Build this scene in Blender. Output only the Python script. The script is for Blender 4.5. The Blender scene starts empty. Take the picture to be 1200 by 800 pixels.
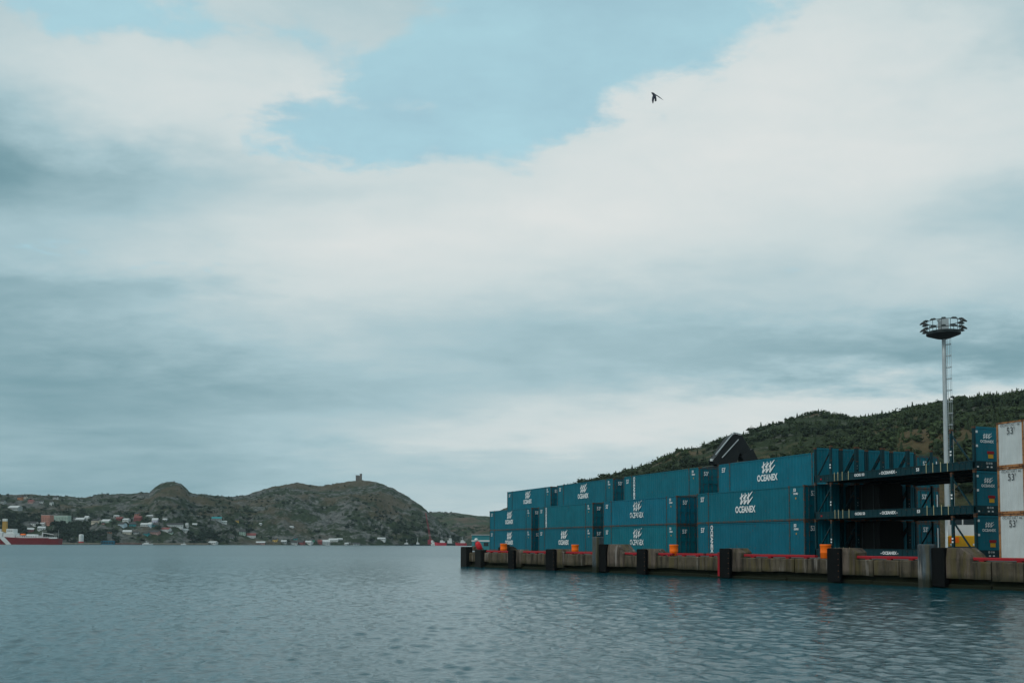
import bpy, math, random
import numpy as np
from mathutils import Matrix, Vector

# ------------------------------------------------------------------ camera, world, sun, exposure
SC = bpy.context.scene
F = 1167.0                      # focal length of the 35 mm view, in 1200-wide pixels
PITCH, ROLL, CAMZ = 0.06, 0.0035, 2.55
HORIZ = 637.5
PPY = HORIZ - F * math.tan(PITCH)
cam_d = bpy.data.cameras.new('camera')
cam = bpy.data.objects.new('camera', cam_d)
SC.collection.objects.link(cam)
cam_d.sensor_width = 36.0
cam_d.lens = 36.0 * F / 1200.0
cam_d.shift_y = (PPY - 400.0) / 1200.0
cam_d.clip_start = 0.5
cam_d.clip_end = 20000.0
cam.location = (0, 0, CAMZ)
cam.rotation_euler = (Matrix.Rotation(math.pi / 2 + PITCH, 4, 'X') @ Matrix.Rotation(ROLL, 4, 'Z')).to_euler()
SC.camera = cam
SC.view_settings.view_transform = 'Standard'
SC.view_settings.look = 'None'
SC.view_settings.exposure = 0.0
SC.view_settings.gamma = 1.0
SC.view_settings.use_curve_mapping = False
SC.cycles.max_bounces = 6
SC.cycles.volume_bounces = 1
SC.cycles.use_adaptive_sampling = True

SUN_EL, SUN_AZ = math.radians(42), math.radians(-127)     # azimuth from +Y, clockwise positive (left, a little behind)
sun_dir = Vector((math.sin(SUN_AZ) * math.cos(SUN_EL), math.cos(SUN_AZ) * math.cos(SUN_EL), math.sin(SUN_EL)))
sun_d = bpy.data.lights.new('sun', 'SUN')
sun_d.energy = 1.1
sun_d.angle = math.radians(14)
sun_d.color = (1.0, 0.95, 0.88)
sun = bpy.data.objects.new('sun', sun_d)
sun.rotation_euler = sun_dir.to_track_quat('Z', 'Y').to_euler()
sun.location = (-60, -40, 90)
SC.collection.objects.link(sun)

world = bpy.data.worlds.new('World')
SC.world = world
world.use_nodes = True
WS = 0.1


def px_dir(x, y):
    """bearing and elevation (radians) of a sight line given on the 1200 x 800 picture"""
    cx, cy = (x - 600) / F, (PPY - y) / F
    Y = math.cos(PITCH) - cy * math.sin(PITCH)
    Z = math.sin(PITCH) + cy * math.cos(PITCH)
    return math.atan2(cx, Y), math.atan2(Z, math.hypot(cx, Y))


class NT:
    """small helper to write node trees as expressions"""
    def __init__(self, tree):
        self.t = tree
        tree.nodes.clear()

    def n(self, typ, **kw):
        nd = self.t.nodes.new(typ)
        for k, v in kw.items():
            setattr(nd, k, v)
        return nd

    def link(self, a, b):
        self.t.links.new(a, b)

    def put(self, sock, v):
        if hasattr(v, 'is_output') or isinstance(v, bpy.types.NodeSocket):
            self.t.links.new(v, sock)
        else:
            sock.default_value = v

    def m(self, op, a, b=None, c=None, clamp=False):
        nd = self.n('ShaderNodeMath', operation=op, use_clamp=clamp)
        self.put(nd.inputs[0], a)
        if b is not None:
            self.put(nd.inputs[1], b)
        if c is not None:
            self.put(nd.inputs[2], c)
        return nd.outputs[0]

    def noise(self, vec, scale, detail=4, rough=0.5, dist=0.0, dims='3D'):
        nd = self.n('ShaderNodeTexNoise', noise_dimensions=dims)
        if vec is not None:
            self.link(vec, nd.inputs['Vector'])
        nd.inputs['Scale'].default_value = scale
        nd.inputs['Detail'].default_value = detail
        nd.inputs['Roughness'].default_value = rough
        nd.inputs['Distortion'].default_value = dist
        return nd.outputs['Fac']

    def mapping(self, vec, scale=(1, 1, 1), loc=(0, 0, 0), rot=(0, 0, 0)):
        nd = self.n('ShaderNodeMapping')
        self.link(vec, nd.inputs['Vector'])
        nd.inputs['Scale'].default_value = scale
        nd.inputs['Location'].default_value = loc
        nd.inputs['Rotation'].default_value = rot
        return nd.outputs[0]

    def ramp(self, fac, stops, interp='LINEAR'):
        nd = self.n('ShaderNodeValToRGB')
        cr = nd.color_ramp
        cr.interpolation = interp
        while len(cr.elements) < len(stops):
            cr.elements.new(0.5)
        for e, (p, c) in zip(cr.elements, stops):
            e.position = p
            e.color = c if len(c) == 4 else (*c, 1)
        self.put(nd.inputs[0], fac)
        return nd.outputs[0]

    def mix(self, fac, a, b, typ='MIX'):
        nd = self.n('ShaderNodeMix', data_type='RGBA', blend_type=typ)
        self.put(nd.inputs[0], fac)
        for s, v in ((nd.inputs[6], a), (nd.inputs[7], b)):
            if isinstance(v, tuple):
                v = v if len(v) == 4 else (*v, 1)
            self.put(s, v)
        return nd.outputs[2]

    def maprange(self, v, a, b, c=0.0, d=1.0, smooth=False):
        nd = self.n('ShaderNodeMapRange')
        if smooth:
            nd.interpolation_type = 'SMOOTHSTEP'
        self.put(nd.inputs[0], v)
        for i, x in enumerate((a, b, c, d)):
            nd.inputs[i + 1].default_value = x
        return nd.outputs[0]


def build_world():
    w = NT(world.node_tree)
    out = w.n('ShaderNodeOutputWorld')
    bg = w.n('ShaderNodeBackground')
    w.link(bg.outputs[0], out.inputs[0])
    bg.inputs[1].default_value = WS
    sky = w.n('ShaderNodeTexSky', sky_type='NISHITA')
    sky.sun_disc = False
    sky.sun_elevation = SUN_EL
    sky.sun_rotation = SUN_AZ
    sky.air_density = 1.0
    sky.dust_density = 1.5
    tc = w.n('ShaderNodeTexCoord')
    sep = w.n('ShaderNodeSeparateXYZ')
    w.link(tc.outputs['Generated'], sep.inputs[0])
    x, y, z = sep.outputs
    az = w.m('ARCTAN2', x, y)
    el = w.m('ARCSINE', z)
    # a cloud deck seen from below: project the direction on a level sheet
    zz = w.m('ADD', w.m('MAXIMUM', z, 0.0), 0.16)
    comb = w.n('ShaderNodeCombineXYZ')
    w.link(w.m('DIVIDE', x, zz), comb.inputs[0])
    w.link(w.m('DIVIDE', y, zz), comb.inputs[1])
    pl = comb.outputs[0]
    n_big = w.noise(w.mapping(pl, (0.55, 0.8, 1), (3.1, 1.7, 0)), 1.0, 6, 0.55, 0.35)
    n_mid = w.noise(w.mapping(pl, (1.0, 1.5, 1), (7.3, 2.2, 0)), 2.1, 7, 0.56, 0.5)
    n_warp = w.noise(w.mapping(pl, (1, 1.3, 1), (0.4, 9.0, 0)), 3.2, 6, 0.6)
    n_puff = w.noise(w.mapping(pl, (1, 1.15, 1), (4.4, 6.1, 0)), 6.0, 8, 0.62, 0.25)
    warp = w.m('SUBTRACT', n_warp, 0.5)
    azw = w.m('MULTIPLY_ADD', warp, 0.20, az)
    elw = w.m('MULTIPLY_ADD', warp, 0.085, el)

    def blob(px, py, sx, sy, wgt, acc):
        a0, e0 = px_dir(px, py)
        da = w.m('MULTIPLY', w.m('SUBTRACT', azw, a0), F / sx)
        de = w.m('MULTIPLY', w.m('SUBTRACT', elw, e0), F / sy)
        q = w.m('ADD', w.m('MULTIPLY', da, da), w.m('MULTIPLY', de, de))
        g = w.m('MULTIPLY', w.m('EXPONENT', w.m('MULTIPLY', q, -1.0)), wgt)
        return g if acc is None else w.m('ADD', acc, g)

    cov = None          # breaks in the cloud
    for b in ((740, 15, 200, 66, 1.25), (620, 85, 115, 60, 1.0), (480, 125, 150, 65, 0.95), (370, 165, 110, 40, 0.45),
              (150, 0, 190, 44, 1.05), (120, 300, 150, 22, 0.45), (700, 150, 60, 30, 0.3), (470, 20, 60, 30, -0.25)):
        cov = blob(*b, cov)
    cov = w.m('ADD', w.m('SUBTRACT', 1.04, cov), w.m('MULTIPLY', w.m('SUBTRACT', n_mid, 0.5), 1.5))
    cov = w.m('ADD', cov, w.m('MULTIPLY', w.m('SUBTRACT', n_puff, 0.5), 1.5))
    cov = w.maprange(cov, 0.20, 0.64, 0, 1, True)
    br = None           # light and heavy cloud
    for b in ((870, 140, 380, 120, 0.34), (560, 265, 330, 55, 0.26), (230, 120, 190, 60, 0.26), (330, 320, 240, 60, 0.22),
              (1010, 478, 400, 30, 0.26), (620, 510, 260, 26, 0.16), (1100, 90, 200, 110, 0.10),
              (-20, 195, 220, 50, -0.34), (-20, 400, 230, 75, -0.19), (60, 337, 230, 15, -0.06), (100, 520, 330, 60, -0.22),
              (400, 470, 320, 40, -0.12), (1150, 408, 300, 36, -0.32), (760, 398, 330, 38, -0.10), (1210, 235, 190, 38, -0.20),
              (1240, 15, 150, 60, -0.22), (420, 235, 130, 22, -0.10), (60, 590, 300, 40, -0.18), (560, 590, 160, 40, 0.10)):
        br = blob(*b, br)
    br = w.m('ADD', w.m('ADD', br, 0.595), w.m('MULTIPLY', w.m('SUBTRACT', n_big, 0.5), 0.50))
    br = w.m('ADD', br, w.m('MULTIPLY', w.m('SUBTRACT', n_mid, 0.5), 0.22))
    br = w.m('ADD', br, w.m('MULTIPLY', w.m('SUBTRACT', n_puff, 0.5), w.maprange(el, 0.12, 0.42, 0.05, 0.26)))
    k = 1.0 / WS
    cloud = w.ramp(br, [(0.0, (0.085, 0.20, 0.245)), (0.25, (0.19, 0.335, 0.385)), (0.5, (0.385, 0.545, 0.595)),
                        (0.75, (0.60, 0.69, 0.70)), (1.0, (0.73, 0.765, 0.755))])
    cloudk = w.mix(1.0, cloud, (k, k, k), 'MULTIPLY')
    # clear air between clouds: sky with a thin veil, as high cloud lightens it
    veil = w.mix(w.maprange(n_warp, 0.3, 0.7, 0.54, 0.70), sky.outputs[0], (5.4, 8.6, 9.2))
    col = w.mix(cov, veil, cloudk)
    w.link(col, bg.inputs[0])


build_world()

# ------------------------------------------------------------------ helpers
COL = SC.collection
RNG = random.Random(7)
NR = np.random.default_rng(11)
MATS = {}


def tag(o, label=None, cat=None, group=None, kind=None):
    if label: o['label'] = label
    if cat: o['category'] = cat
    if group: o['group'] = group
    if kind: o['kind'] = kind
    return o


class MB:
    """collects polygons, builds one mesh; every face carries a material slot"""
    def __init__(self):
        self.v, self.f, self.mi, self.M = [], [], [], None

    def add(self, verts, faces, mi=0):
        o = len(self.v)
        if self.M is not None:
            verts = [tuple(self.M @ Vector(p)) for p in verts]
        self.v += [tuple(p) for p in verts]
        self.f += [tuple(i + o for i in f) for f in faces]
        self.mi += [mi] * len(faces)
        return self

    def box(self, x0, x1, y0, y1, z0, z1, mi=0):
        return self.add([(x0, y0, z0), (x1, y0, z0), (x1, y1, z0), (x0, y1, z0), (x0, y0, z1), (x1, y0, z1), (x1, y1, z1), (x0, y1, z1)],
                        [(0, 3, 2, 1), (4, 5, 6, 7), (0, 1, 5, 4), (1, 2, 6, 5), (2, 3, 7, 6), (3, 0, 4, 7)], mi)

    def bev(self, x0, x1, y0, y1, z0, z1, b=0.03, mi=0):
        """box with chamfered upper and vertical edges"""
        def ring(i, z):
            return [(x0 + i + b, y0 + i, z), (x1 - i - b, y0 + i, z), (x1 - i, y0 + i + b, z), (x1 - i, y1 - i - b, z),
                    (x1 - i - b, y1 - i, z), (x0 + i + b, y1 - i, z), (x0 + i, y1 - i - b, z), (x0 + i, y0 + i + b, z)]
        vs = ring(0, z0) + ring(0, z1 - b) + ring(b, z1)
        fs = [tuple(range(7, -1, -1)), tuple(range(16, 24))]
        for r in (0, 8):
            for k in range(8):
                fs.append((r + k, r + (k + 1) % 8, r + 8 + (k + 1) % 8, r + 8 + k))
        return self.add(vs, fs, mi)

    def loft(self, rings, mi=0, cap=True):
        n = len(rings[0])
        vs = [p for r in rings for p in r]
        fs = []
        for r in range(len(rings) - 1):
            for k in range(n):
                fs.append((r * n + k, r * n + (k + 1) % n, (r + 1) * n + (k + 1) % n, (r + 1) * n + k))
        if cap:
            fs.append(tuple(range(n - 1, -1, -1)))
            fs.append(tuple(range((len(rings) - 1) * n, len(rings) * n)))
        return self.add(vs, fs, mi)

    def tube(self, a, b, r0, r1=None, n=8, mi=0):
        a, b = Vector(a), Vector(b)
        r1 = r0 if r1 is None else r1
        d = (b - a).normalized()
        u = d.orthogonal().normalized()
        w_ = d.cross(u)
        R = lambda c, r: [tuple(c + u * (r * math.cos(2 * math.pi * k / n)) + w_ * (r * math.sin(2 * math.pi * k / n))) for k in range(n)]
        return self.loft([R(a, r0), R(b, r1)], mi)

    def bar(self, a, b, w, h=None, mi=0):
        """rectangular bar between two points"""
        a, b = Vector(a), Vector(b)
        h = w if h is None else h
        d = (b - a).normalized()
        up = Vector((0, 0, 1)) if abs(d.z) < 0.95 else Vector((0, 1, 0))
        s = d.cross(up).normalized() * (w / 2)
        t = s.cross(d).normalized() * (h / 2)
        R = lambda c: [tuple(c - s - t), tuple(c + s - t), tuple(c + s + t), tuple(c - s + t)]
        return self.loft([R(a), R(b)], mi)

    def lathe(self, prof, n=14, c=(0, 0, 0), mi=0):
        return self.loft([[(c[0] + r * math.cos(2 * math.pi * k / n), c[1] + r * math.sin(2 * math.pi * k / n), c[2] + z) for k in range(n)] for r, z in prof], mi)

    def mesh(self, name, mats, smooth=False):
        me = bpy.data.meshes.new(name)
        me.from_pydata(self.v, [], self.f)
        for m_ in (mats if isinstance(mats, (list, tuple)) else [mats]):
            me.materials.append(m_)
        if len(me.materials) > 1:
            me.polygons.foreach_set('material_index', self.mi)
        if smooth:
            me.polygons.foreach_set('use_smooth', [True] * len(me.polygons))
        me.update()
        return me


def obj(name, me, parent=None, loc=None, rz=None):
    o = bpy.data.objects.new(name, me)
    COL.objects.link(o)
    if parent is not None:
        o.parent = parent
    if loc is not None:
        o.location = loc
    if rz is not None:
        o.rotation_euler = (0, 0, rz)
    return o


def thing(name, label, cat, loc=(0, 0, 0), rz=0.0, group=None):
    o = bpy.data.objects.new(name, None)
    o.empty_display_size = 0.5
    COL.objects.link(o)
    o.location = loc
    o.rotation_euler = (0, 0, rz)
    return tag(o, label, cat, group)


TEXT = {}


def text_mesh(txt, size, mat, bold=0.0, vertical=False, squash=1.0):
    """flat lettering on the X-Z plane facing -Y, centred"""
    key = (txt, size, mat.name, bold, vertical, squash)
    if key in TEXT:
        return TEXT[key]
    cu = bpy.data.curves.new('lettering', 'FONT')
    cu.body = txt
    cu.size = size
    cu.align_x, cu.align_y = 'CENTER', 'CENTER'
    cu.offset = bold
    cu.resolution_u = 3
    ob = bpy.data.objects.new('lettering_tmp', cu)
    COL.objects.link(ob)
    dg = bpy.context.evaluated_depsgraph_get()
    me = bpy.data.meshes.new_from_object(ob.evaluated_get(dg))
    bpy.data.objects.remove(ob)
    M = Matrix.Rotation(math.pi / 2, 4, 'X')
    if vertical:
        M = Matrix.Rotation(-math.pi / 2, 4, 'Y') @ M
        M = Matrix.Rotation(math.pi, 4, 'Y') @ M
    me.transform(M @ Matrix.Diagonal((squash, 1, 1, 1)))
    me.materials.clear()
    me.materials.append(mat)
    TEXT[key] = me
    return me


# ------------------------------------------------------------------ materials
def new_mat(name):
    m = bpy.data.materials.new(name)
    m.use_nodes = True
    t = NT(m.node_tree)
    out = t.n('ShaderNodeOutputMaterial')
    b = t.n('ShaderNodeBsdfPrincipled')
    t.link(b.outputs[0], out.inputs[0])
    MATS[name] = m
    return m, t, b


def objcoord(t):
    return t.n('ShaderNodeTexCoord').outputs['Object']


def paint(name, col, rough=0.5, dirt=0.35, rust=0.0, metal=0.0, dirtcol=(0.05, 0.045, 0.04), scale=1.0, objcol=False, spec=0.2):
    """painted steel: vertical streaks of dirt, blotches, specks of rust"""
    m, t, b = new_mat(name)
    oc = objcoord(t)
    st = t.noise(t.mapping(oc, (3.5 * scale, 3.5 * scale, 0.35 * scale)), 1.6, 6, 0.6)
    bl = t.noise(oc, 0.7 * scale, 5, 0.6)
    base = t.mix(t.maprange(bl, 0.3, 0.7), tuple(c * 0.86 for c in col), tuple(min(1, c * 1.1) for c in col))
    if objcol:
        oi = t.n('ShaderNodeObjectInfo')
        base = t.mix(1.0, base, oi.outputs['Color'], 'MULTIPLY')
    base = t.mix(t.m('MULTIPLY', t.maprange(st, 0.52, 0.78), dirt), base, dirtcol)
    if rust > 0:
        rn = t.noise(oc, 5.0 * scale, 7, 0.7)
        base = t.mix(t.maprange(rn, 0.62 - 0.2 * rust, 0.72 - 0.16 * rust), base, (0.13, 0.05, 0.022))
    t.link(base, b.inputs['Base Color'])
    t.link(t.maprange(st, 0.3, 0.8, rough - 0.1, rough + 0.2), b.inputs['Roughness'])
    b.inputs['Metallic'].default_value = metal
    b.inputs['Specular IOR Level'].default_value = spec
    return m


TEAL = (0.0003, 0.128, 0.178)
M_TEAL = paint('teal_paint', TEAL, 0.55, 0.22, 0.06, objcol=True, dirtcol=(0.008, 0.045, 0.055), spec=0.22)
M_TEALD = paint('teal_dark_paint', (0.002, 0.034, 0.044), 0.6, 0.4, 0.2, spec=0.2, dirtcol=(0.015, 0.02, 0.02))
M_POST = paint('post_paint', (0.012, 0.075, 0.095), 0.55, 0.6, 0.75)
M_RUSTC = paint('rusty_casting', (0.10, 0.055, 0.035), 0.8, 0.4, 0.8)
M_MARK = paint('white_marking', (0.78, 0.80, 0.80), 0.6, 0.25)
M_BLACKMARK = paint('dark_lettering', (0.05, 0.055, 0.06), 0.6, 0.2)
M_CWHITE = paint('white_container_paint', (0.52, 0.56, 0.56), 0.55, 0.3, 0.0, dirtcol=(0.28, 0.26, 0.22))
M_ORUST = paint('orange_rusty_steel', (0.36, 0.17, 0.07), 0.8, 0.5, 0.7)
M_STEEL = paint('galvanised_steel', (0.42, 0.46, 0.47), 0.45, 0.3, 0.0, metal=0.25)
M_DSTEEL = paint('dark_steel', (0.03, 0.04, 0.042), 0.5, 0.3)
M_BLACK = paint('black_rubber', (0.0045, 0.0055, 0.006), 0.8, 0.4, dirtcol=(0.018, 0.018, 0.016), spec=0.12)
M_RED = paint('red_curb_paint', (0.31, 0.012, 0.02), 0.65, 0.6, 0.15, spec=0.2)
M_ORANGE = paint('orange_plastic', (1.0, 0.165, 0.008), 0.5, 0.08)
M_YELLOW = paint('yellow_machine_paint', (0.62, 0.33, 0.015), 0.5, 0.3)
M_WHITE = paint('white_paint', (0.66, 0.68, 0.67), 0.5, 0.2)
M_GLASS = paint('dark_glass', (0.02, 0.03, 0.035), 0.15, 0.0, spec=0.5)
M_SHIPRED = paint('ship_red', (0.20, 0.014, 0.02), 0.55, 0.3, scale=0.2)
M_TIMBER = paint('wet_timber', (0.012, 0.013, 0.012), 0.8, 0.5, dirtcol=(0.03, 0.03, 0.026))
M_DECKWOOD = paint('rack_floor', (0.018, 0.018, 0.017), 0.85, 0.4, spec=0.2)


def worn_mark():
    m, t, b = new_mat('worn_white_marking')
    oc = objcoord(t)
    w_ = t.noise(oc, 3.2, 6, 0.75)
    c = t.mix(t.maprange(w_, 0.50, 0.56), (0.74, 0.77, 0.77), (0.006, 0.105, 0.15))
    t.link(c, b.inputs['Base Color'])
    b.inputs['Roughness'].default_value = 0.6
    return m


M_WORN = worn_mark()


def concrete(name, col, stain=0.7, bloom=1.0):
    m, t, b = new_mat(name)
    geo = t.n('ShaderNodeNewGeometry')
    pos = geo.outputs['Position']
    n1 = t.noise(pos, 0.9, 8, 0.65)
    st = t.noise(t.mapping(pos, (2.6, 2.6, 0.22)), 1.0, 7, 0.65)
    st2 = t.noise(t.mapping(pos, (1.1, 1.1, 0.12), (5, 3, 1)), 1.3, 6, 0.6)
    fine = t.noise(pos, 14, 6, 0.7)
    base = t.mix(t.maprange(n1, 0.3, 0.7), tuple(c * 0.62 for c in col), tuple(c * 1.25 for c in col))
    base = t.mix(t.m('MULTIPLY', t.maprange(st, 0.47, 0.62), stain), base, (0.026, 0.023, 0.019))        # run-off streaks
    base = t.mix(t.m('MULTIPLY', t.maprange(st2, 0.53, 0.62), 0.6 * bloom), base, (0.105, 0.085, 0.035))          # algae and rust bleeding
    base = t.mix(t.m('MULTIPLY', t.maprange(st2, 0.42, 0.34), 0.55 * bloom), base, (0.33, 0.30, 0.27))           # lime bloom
    sep = t.n('ShaderNodeSeparateXYZ')
    t.link(pos, sep.inputs[0])
    tide = t.m('ADD', sep.outputs[2], t.m('MULTIPLY', t.m('SUBTRACT', n1, 0.5), 0.5))
    weed = t.maprange(tide, 0.95, 0.45)
    base = t.mix(t.m('MULTIPLY', weed, 0.85), base, (0.013, 0.017, 0.009))                               # wet weed below the tide line
    t.link(base, b.inputs['Base Color'])
    b.inputs['Roughness'].default_value = 0.88
    b.inputs['Specular IOR Level'].default_value = 0.12
    bp = t.n('ShaderNodeBump')
    bp.inputs['Strength'].default_value = 0.7
    bp.inputs['Distance'].default_value = 0.03
    t.link(t.m('ADD', fine, t.m('MULTIPLY', n1, 1.5)), bp.inputs['Height'])
    t.link(bp.outputs[0], b.inputs['Normal'])
    return m


M_CONC = concrete('quay_concrete', (0.10, 0.083, 0.060), 0.92)
M_CONC2 = concrete('fender_concrete', (0.125, 0.10, 0.08), 0.8)
M_CONCB = concrete('blue_grey_concrete', (0.085, 0.11, 0.125), 0.6)
M_DARKCONC = concrete('dark_concrete', (0.014, 0.015, 0.013), 0.8, 0.12)  # much darker base than the quay panels, little bloom


def asphalt():
    m, t, b = new_mat('yard_asphalt')
    geo = t.n('ShaderNodeNewGeometry')
    n1 = t.noise(geo.outputs['Position'], 0.3, 6, 0.6)
    t.link(t.mix(n1, (0.035, 0.036, 0.037), (0.085, 0.083, 0.08)), b.inputs['Base Color'])
    b.inputs['Roughness'].default_value = 0.9
    return m


M_ASPHALT = asphalt()


def water_mat():
    m, t, b = new_mat('harbour_water')
    geo = t.n('ShaderNodeNewGeometry')
    pos = geo.outputs['Position']
    b.inputs['Base Color'].default_value = (0.003, 0.058, 0.076, 1)
    b.inputs['IOR'].default_value = 1.333
    b.inputs['Roughness'].default_value = 0.30
    sep = t.n('ShaderNodeSeparateXYZ')
    t.link(pos, sep.inputs[0])
    # ripples finer than the mesh: modelled near by relief, farther out by the spread of the gloss
    t.link(t.maprange(sep.outputs[1], 25, 210, 0.05, 0.24), b.inputs['Roughness'])
    rip = t.noise(t.mapping(pos, (3.4, 5.4, 1), (1, 4, 0), (0, 0, math.radians(-10))), 1.0, 4, 0.6, 0.3)
    h = t.m('MULTIPLY', rip, 0.022)
    bp = t.n('ShaderNodeBump')
    bp.inputs['Strength'].default_value = 1.0
    bp.inputs['Distance'].default_value = 1.0
    t.link(h, bp.inputs['Height'])
    t.link(bp.outputs[0], b.inputs['Normal'])
    return m


M_WATER = water_mat()


def hill_mat(name, scale, greens, rock, brown, rocky, bt=0.53):
    m, t, b = new_mat(name)
    geo = t.n('ShaderNodeNewGeometry')
    pos = geo.outputs['Position']
    big = t.noise(pos, 0.006 * scale, 6, 0.6)
    mid = t.noise(t.mapping(pos, (1, 1, 1.5), (40, 7, 3)), 0.02 * scale, 8, 0.68)
    fine = t.noise(pos, 0.11 * scale, 7, 0.72)
    g = t.mix(t.maprange(fine, 0.3, 0.7), greens[0], greens[1])
    r = t.mix(t.maprange(fine, 0.35, 0.68), tuple(c * 0.28 for c in rock), tuple(c * 1.55 for c in rock))
    c = t.mix(t.maprange(t.m('ADD', mid, t.m('MULTIPLY', t.m('SUBTRACT', fine, 0.5), 0.5)), 0.56 - rocky * 0.2, 0.62 - rocky * 0.14), g, r)
    c = t.mix(t.m('MULTIPLY', t.maprange(t.m('ADD', big, t.m('MULTIPLY', t.m('SUBTRACT', mid, 0.5), 0.3)), bt, bt + 0.08), 0.8), c, t.mix(fine, tuple(x * 0.6 for x in brown), brown))
    t.link(c, b.inputs['Base Color'])
    b.inputs['Roughness'].default_value = 0.95
    b.inputs['Specular IOR Level'].default_value = 0.1
    bp = t.n('ShaderNodeBump')
    bp.inputs['Strength'].default_value = 0.8
    bp.inputs['Distance'].default_value = 5.0
    t.link(t.m('ADD', fine, mid), bp.inputs['Height'])
    t.link(bp.outputs[0], b.inputs['Normal'])
    return m


M_HILL = hill_mat('rocky_hill', 1.0, ((0.012, 0.022, 0.013), (0.042, 0.056, 0.026)), (0.115, 0.118, 0.112), (0.10, 0.078, 0.045), 0.42)
M_HILL2 = hill_mat('gap_hill', 0.8, ((0.02, 0.036, 0.02), (0.05, 0.07, 0.032)), (0.11, 0.10, 0.09), (0.15, 0.10, 0.075), 0.1, 0.48)
M_HILL3 = hill_mat('forest_hill', 1.6, ((0.014, 0.025, 0.012), (0.05, 0.07, 0.03)), (0.10, 0.10, 0.085), (0.16, 0.115, 0.06), 0.0)


def foliage(name, dark, light):
    m, t, b = new_mat(name)
    at = t.n('ShaderNodeAttribute', attribute_name='tint')
    geo = t.n('ShaderNodeNewGeometry')
    n1 = t.noise(geo.outputs['Position'], 0.5, 4, 0.7)
    f = t.m('ADD', t.m('MULTIPLY', at.outputs['Fac'], 0.75), t.m('MULTIPLY', t.m('SUBTRACT', n1, 0.4), 0.6), clamp=True)
    t.link(t.ramp(f, [(0.0, dark), (0.6, tuple((a + c) / 2 for a, c in zip(dark, light))), (1.0, light)]), b.inputs['Base Color'])
    b.inputs['Roughness'].default_value = 0.9
    b.inputs['Specular IOR Level'].default_value = 0.15
    return m


M_FOL = foliage('evergreen_foliage', (0.008, 0.018, 0.010), (0.075, 0.105, 0.042))
M_FOL2 = foliage('town_trees_foliage', (0.009, 0.017, 0.011), (0.034, 0.052, 0.026))
M_BARK = paint('bark', (0.05, 0.04, 0.03), 0.9, 0.2)

# ------------------------------------------------------------------ terrain
def vnoise(x, y, seed=0):
    xi, yi = np.floor(x).astype(np.int64), np.floor(y).astype(np.int64)
    xf, yf = x - xi, y - yi
    def h(a, b):
        n = (a * 374761393 + b * 668265263 + seed * 974711) & 0x7fffffff
        n = ((n ^ (n >> 13)) * 1274126177) & 0x7fffffff
        return ((n ^ (n >> 16)) & 0xffff) / 65535.0
    u, v = xf * xf * (3 - 2 * xf), yf * yf * (3 - 2 * yf)
    return (h(xi, yi) * (1 - u) + h(xi + 1, yi) * u) * (1 - v) + (h(xi, yi + 1) * (1 - u) + h(xi + 1, yi + 1) * u) * v


def fbm(x, y, octv=5, seed=0, ridged=False):
    s, a, tot = 0.0, 1.0, 0.0
    for i in range(octv):
        n = vnoise(x * 2 ** i + 17.3 * i, y * 2 ** i + 9.1 * i, seed + i)
        if ridged:
            n = 1 - np.abs(2 * n - 1)
        s = s + a * n
        tot += a
        a *= 0.52
    return s / tot - 0.5


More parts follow.
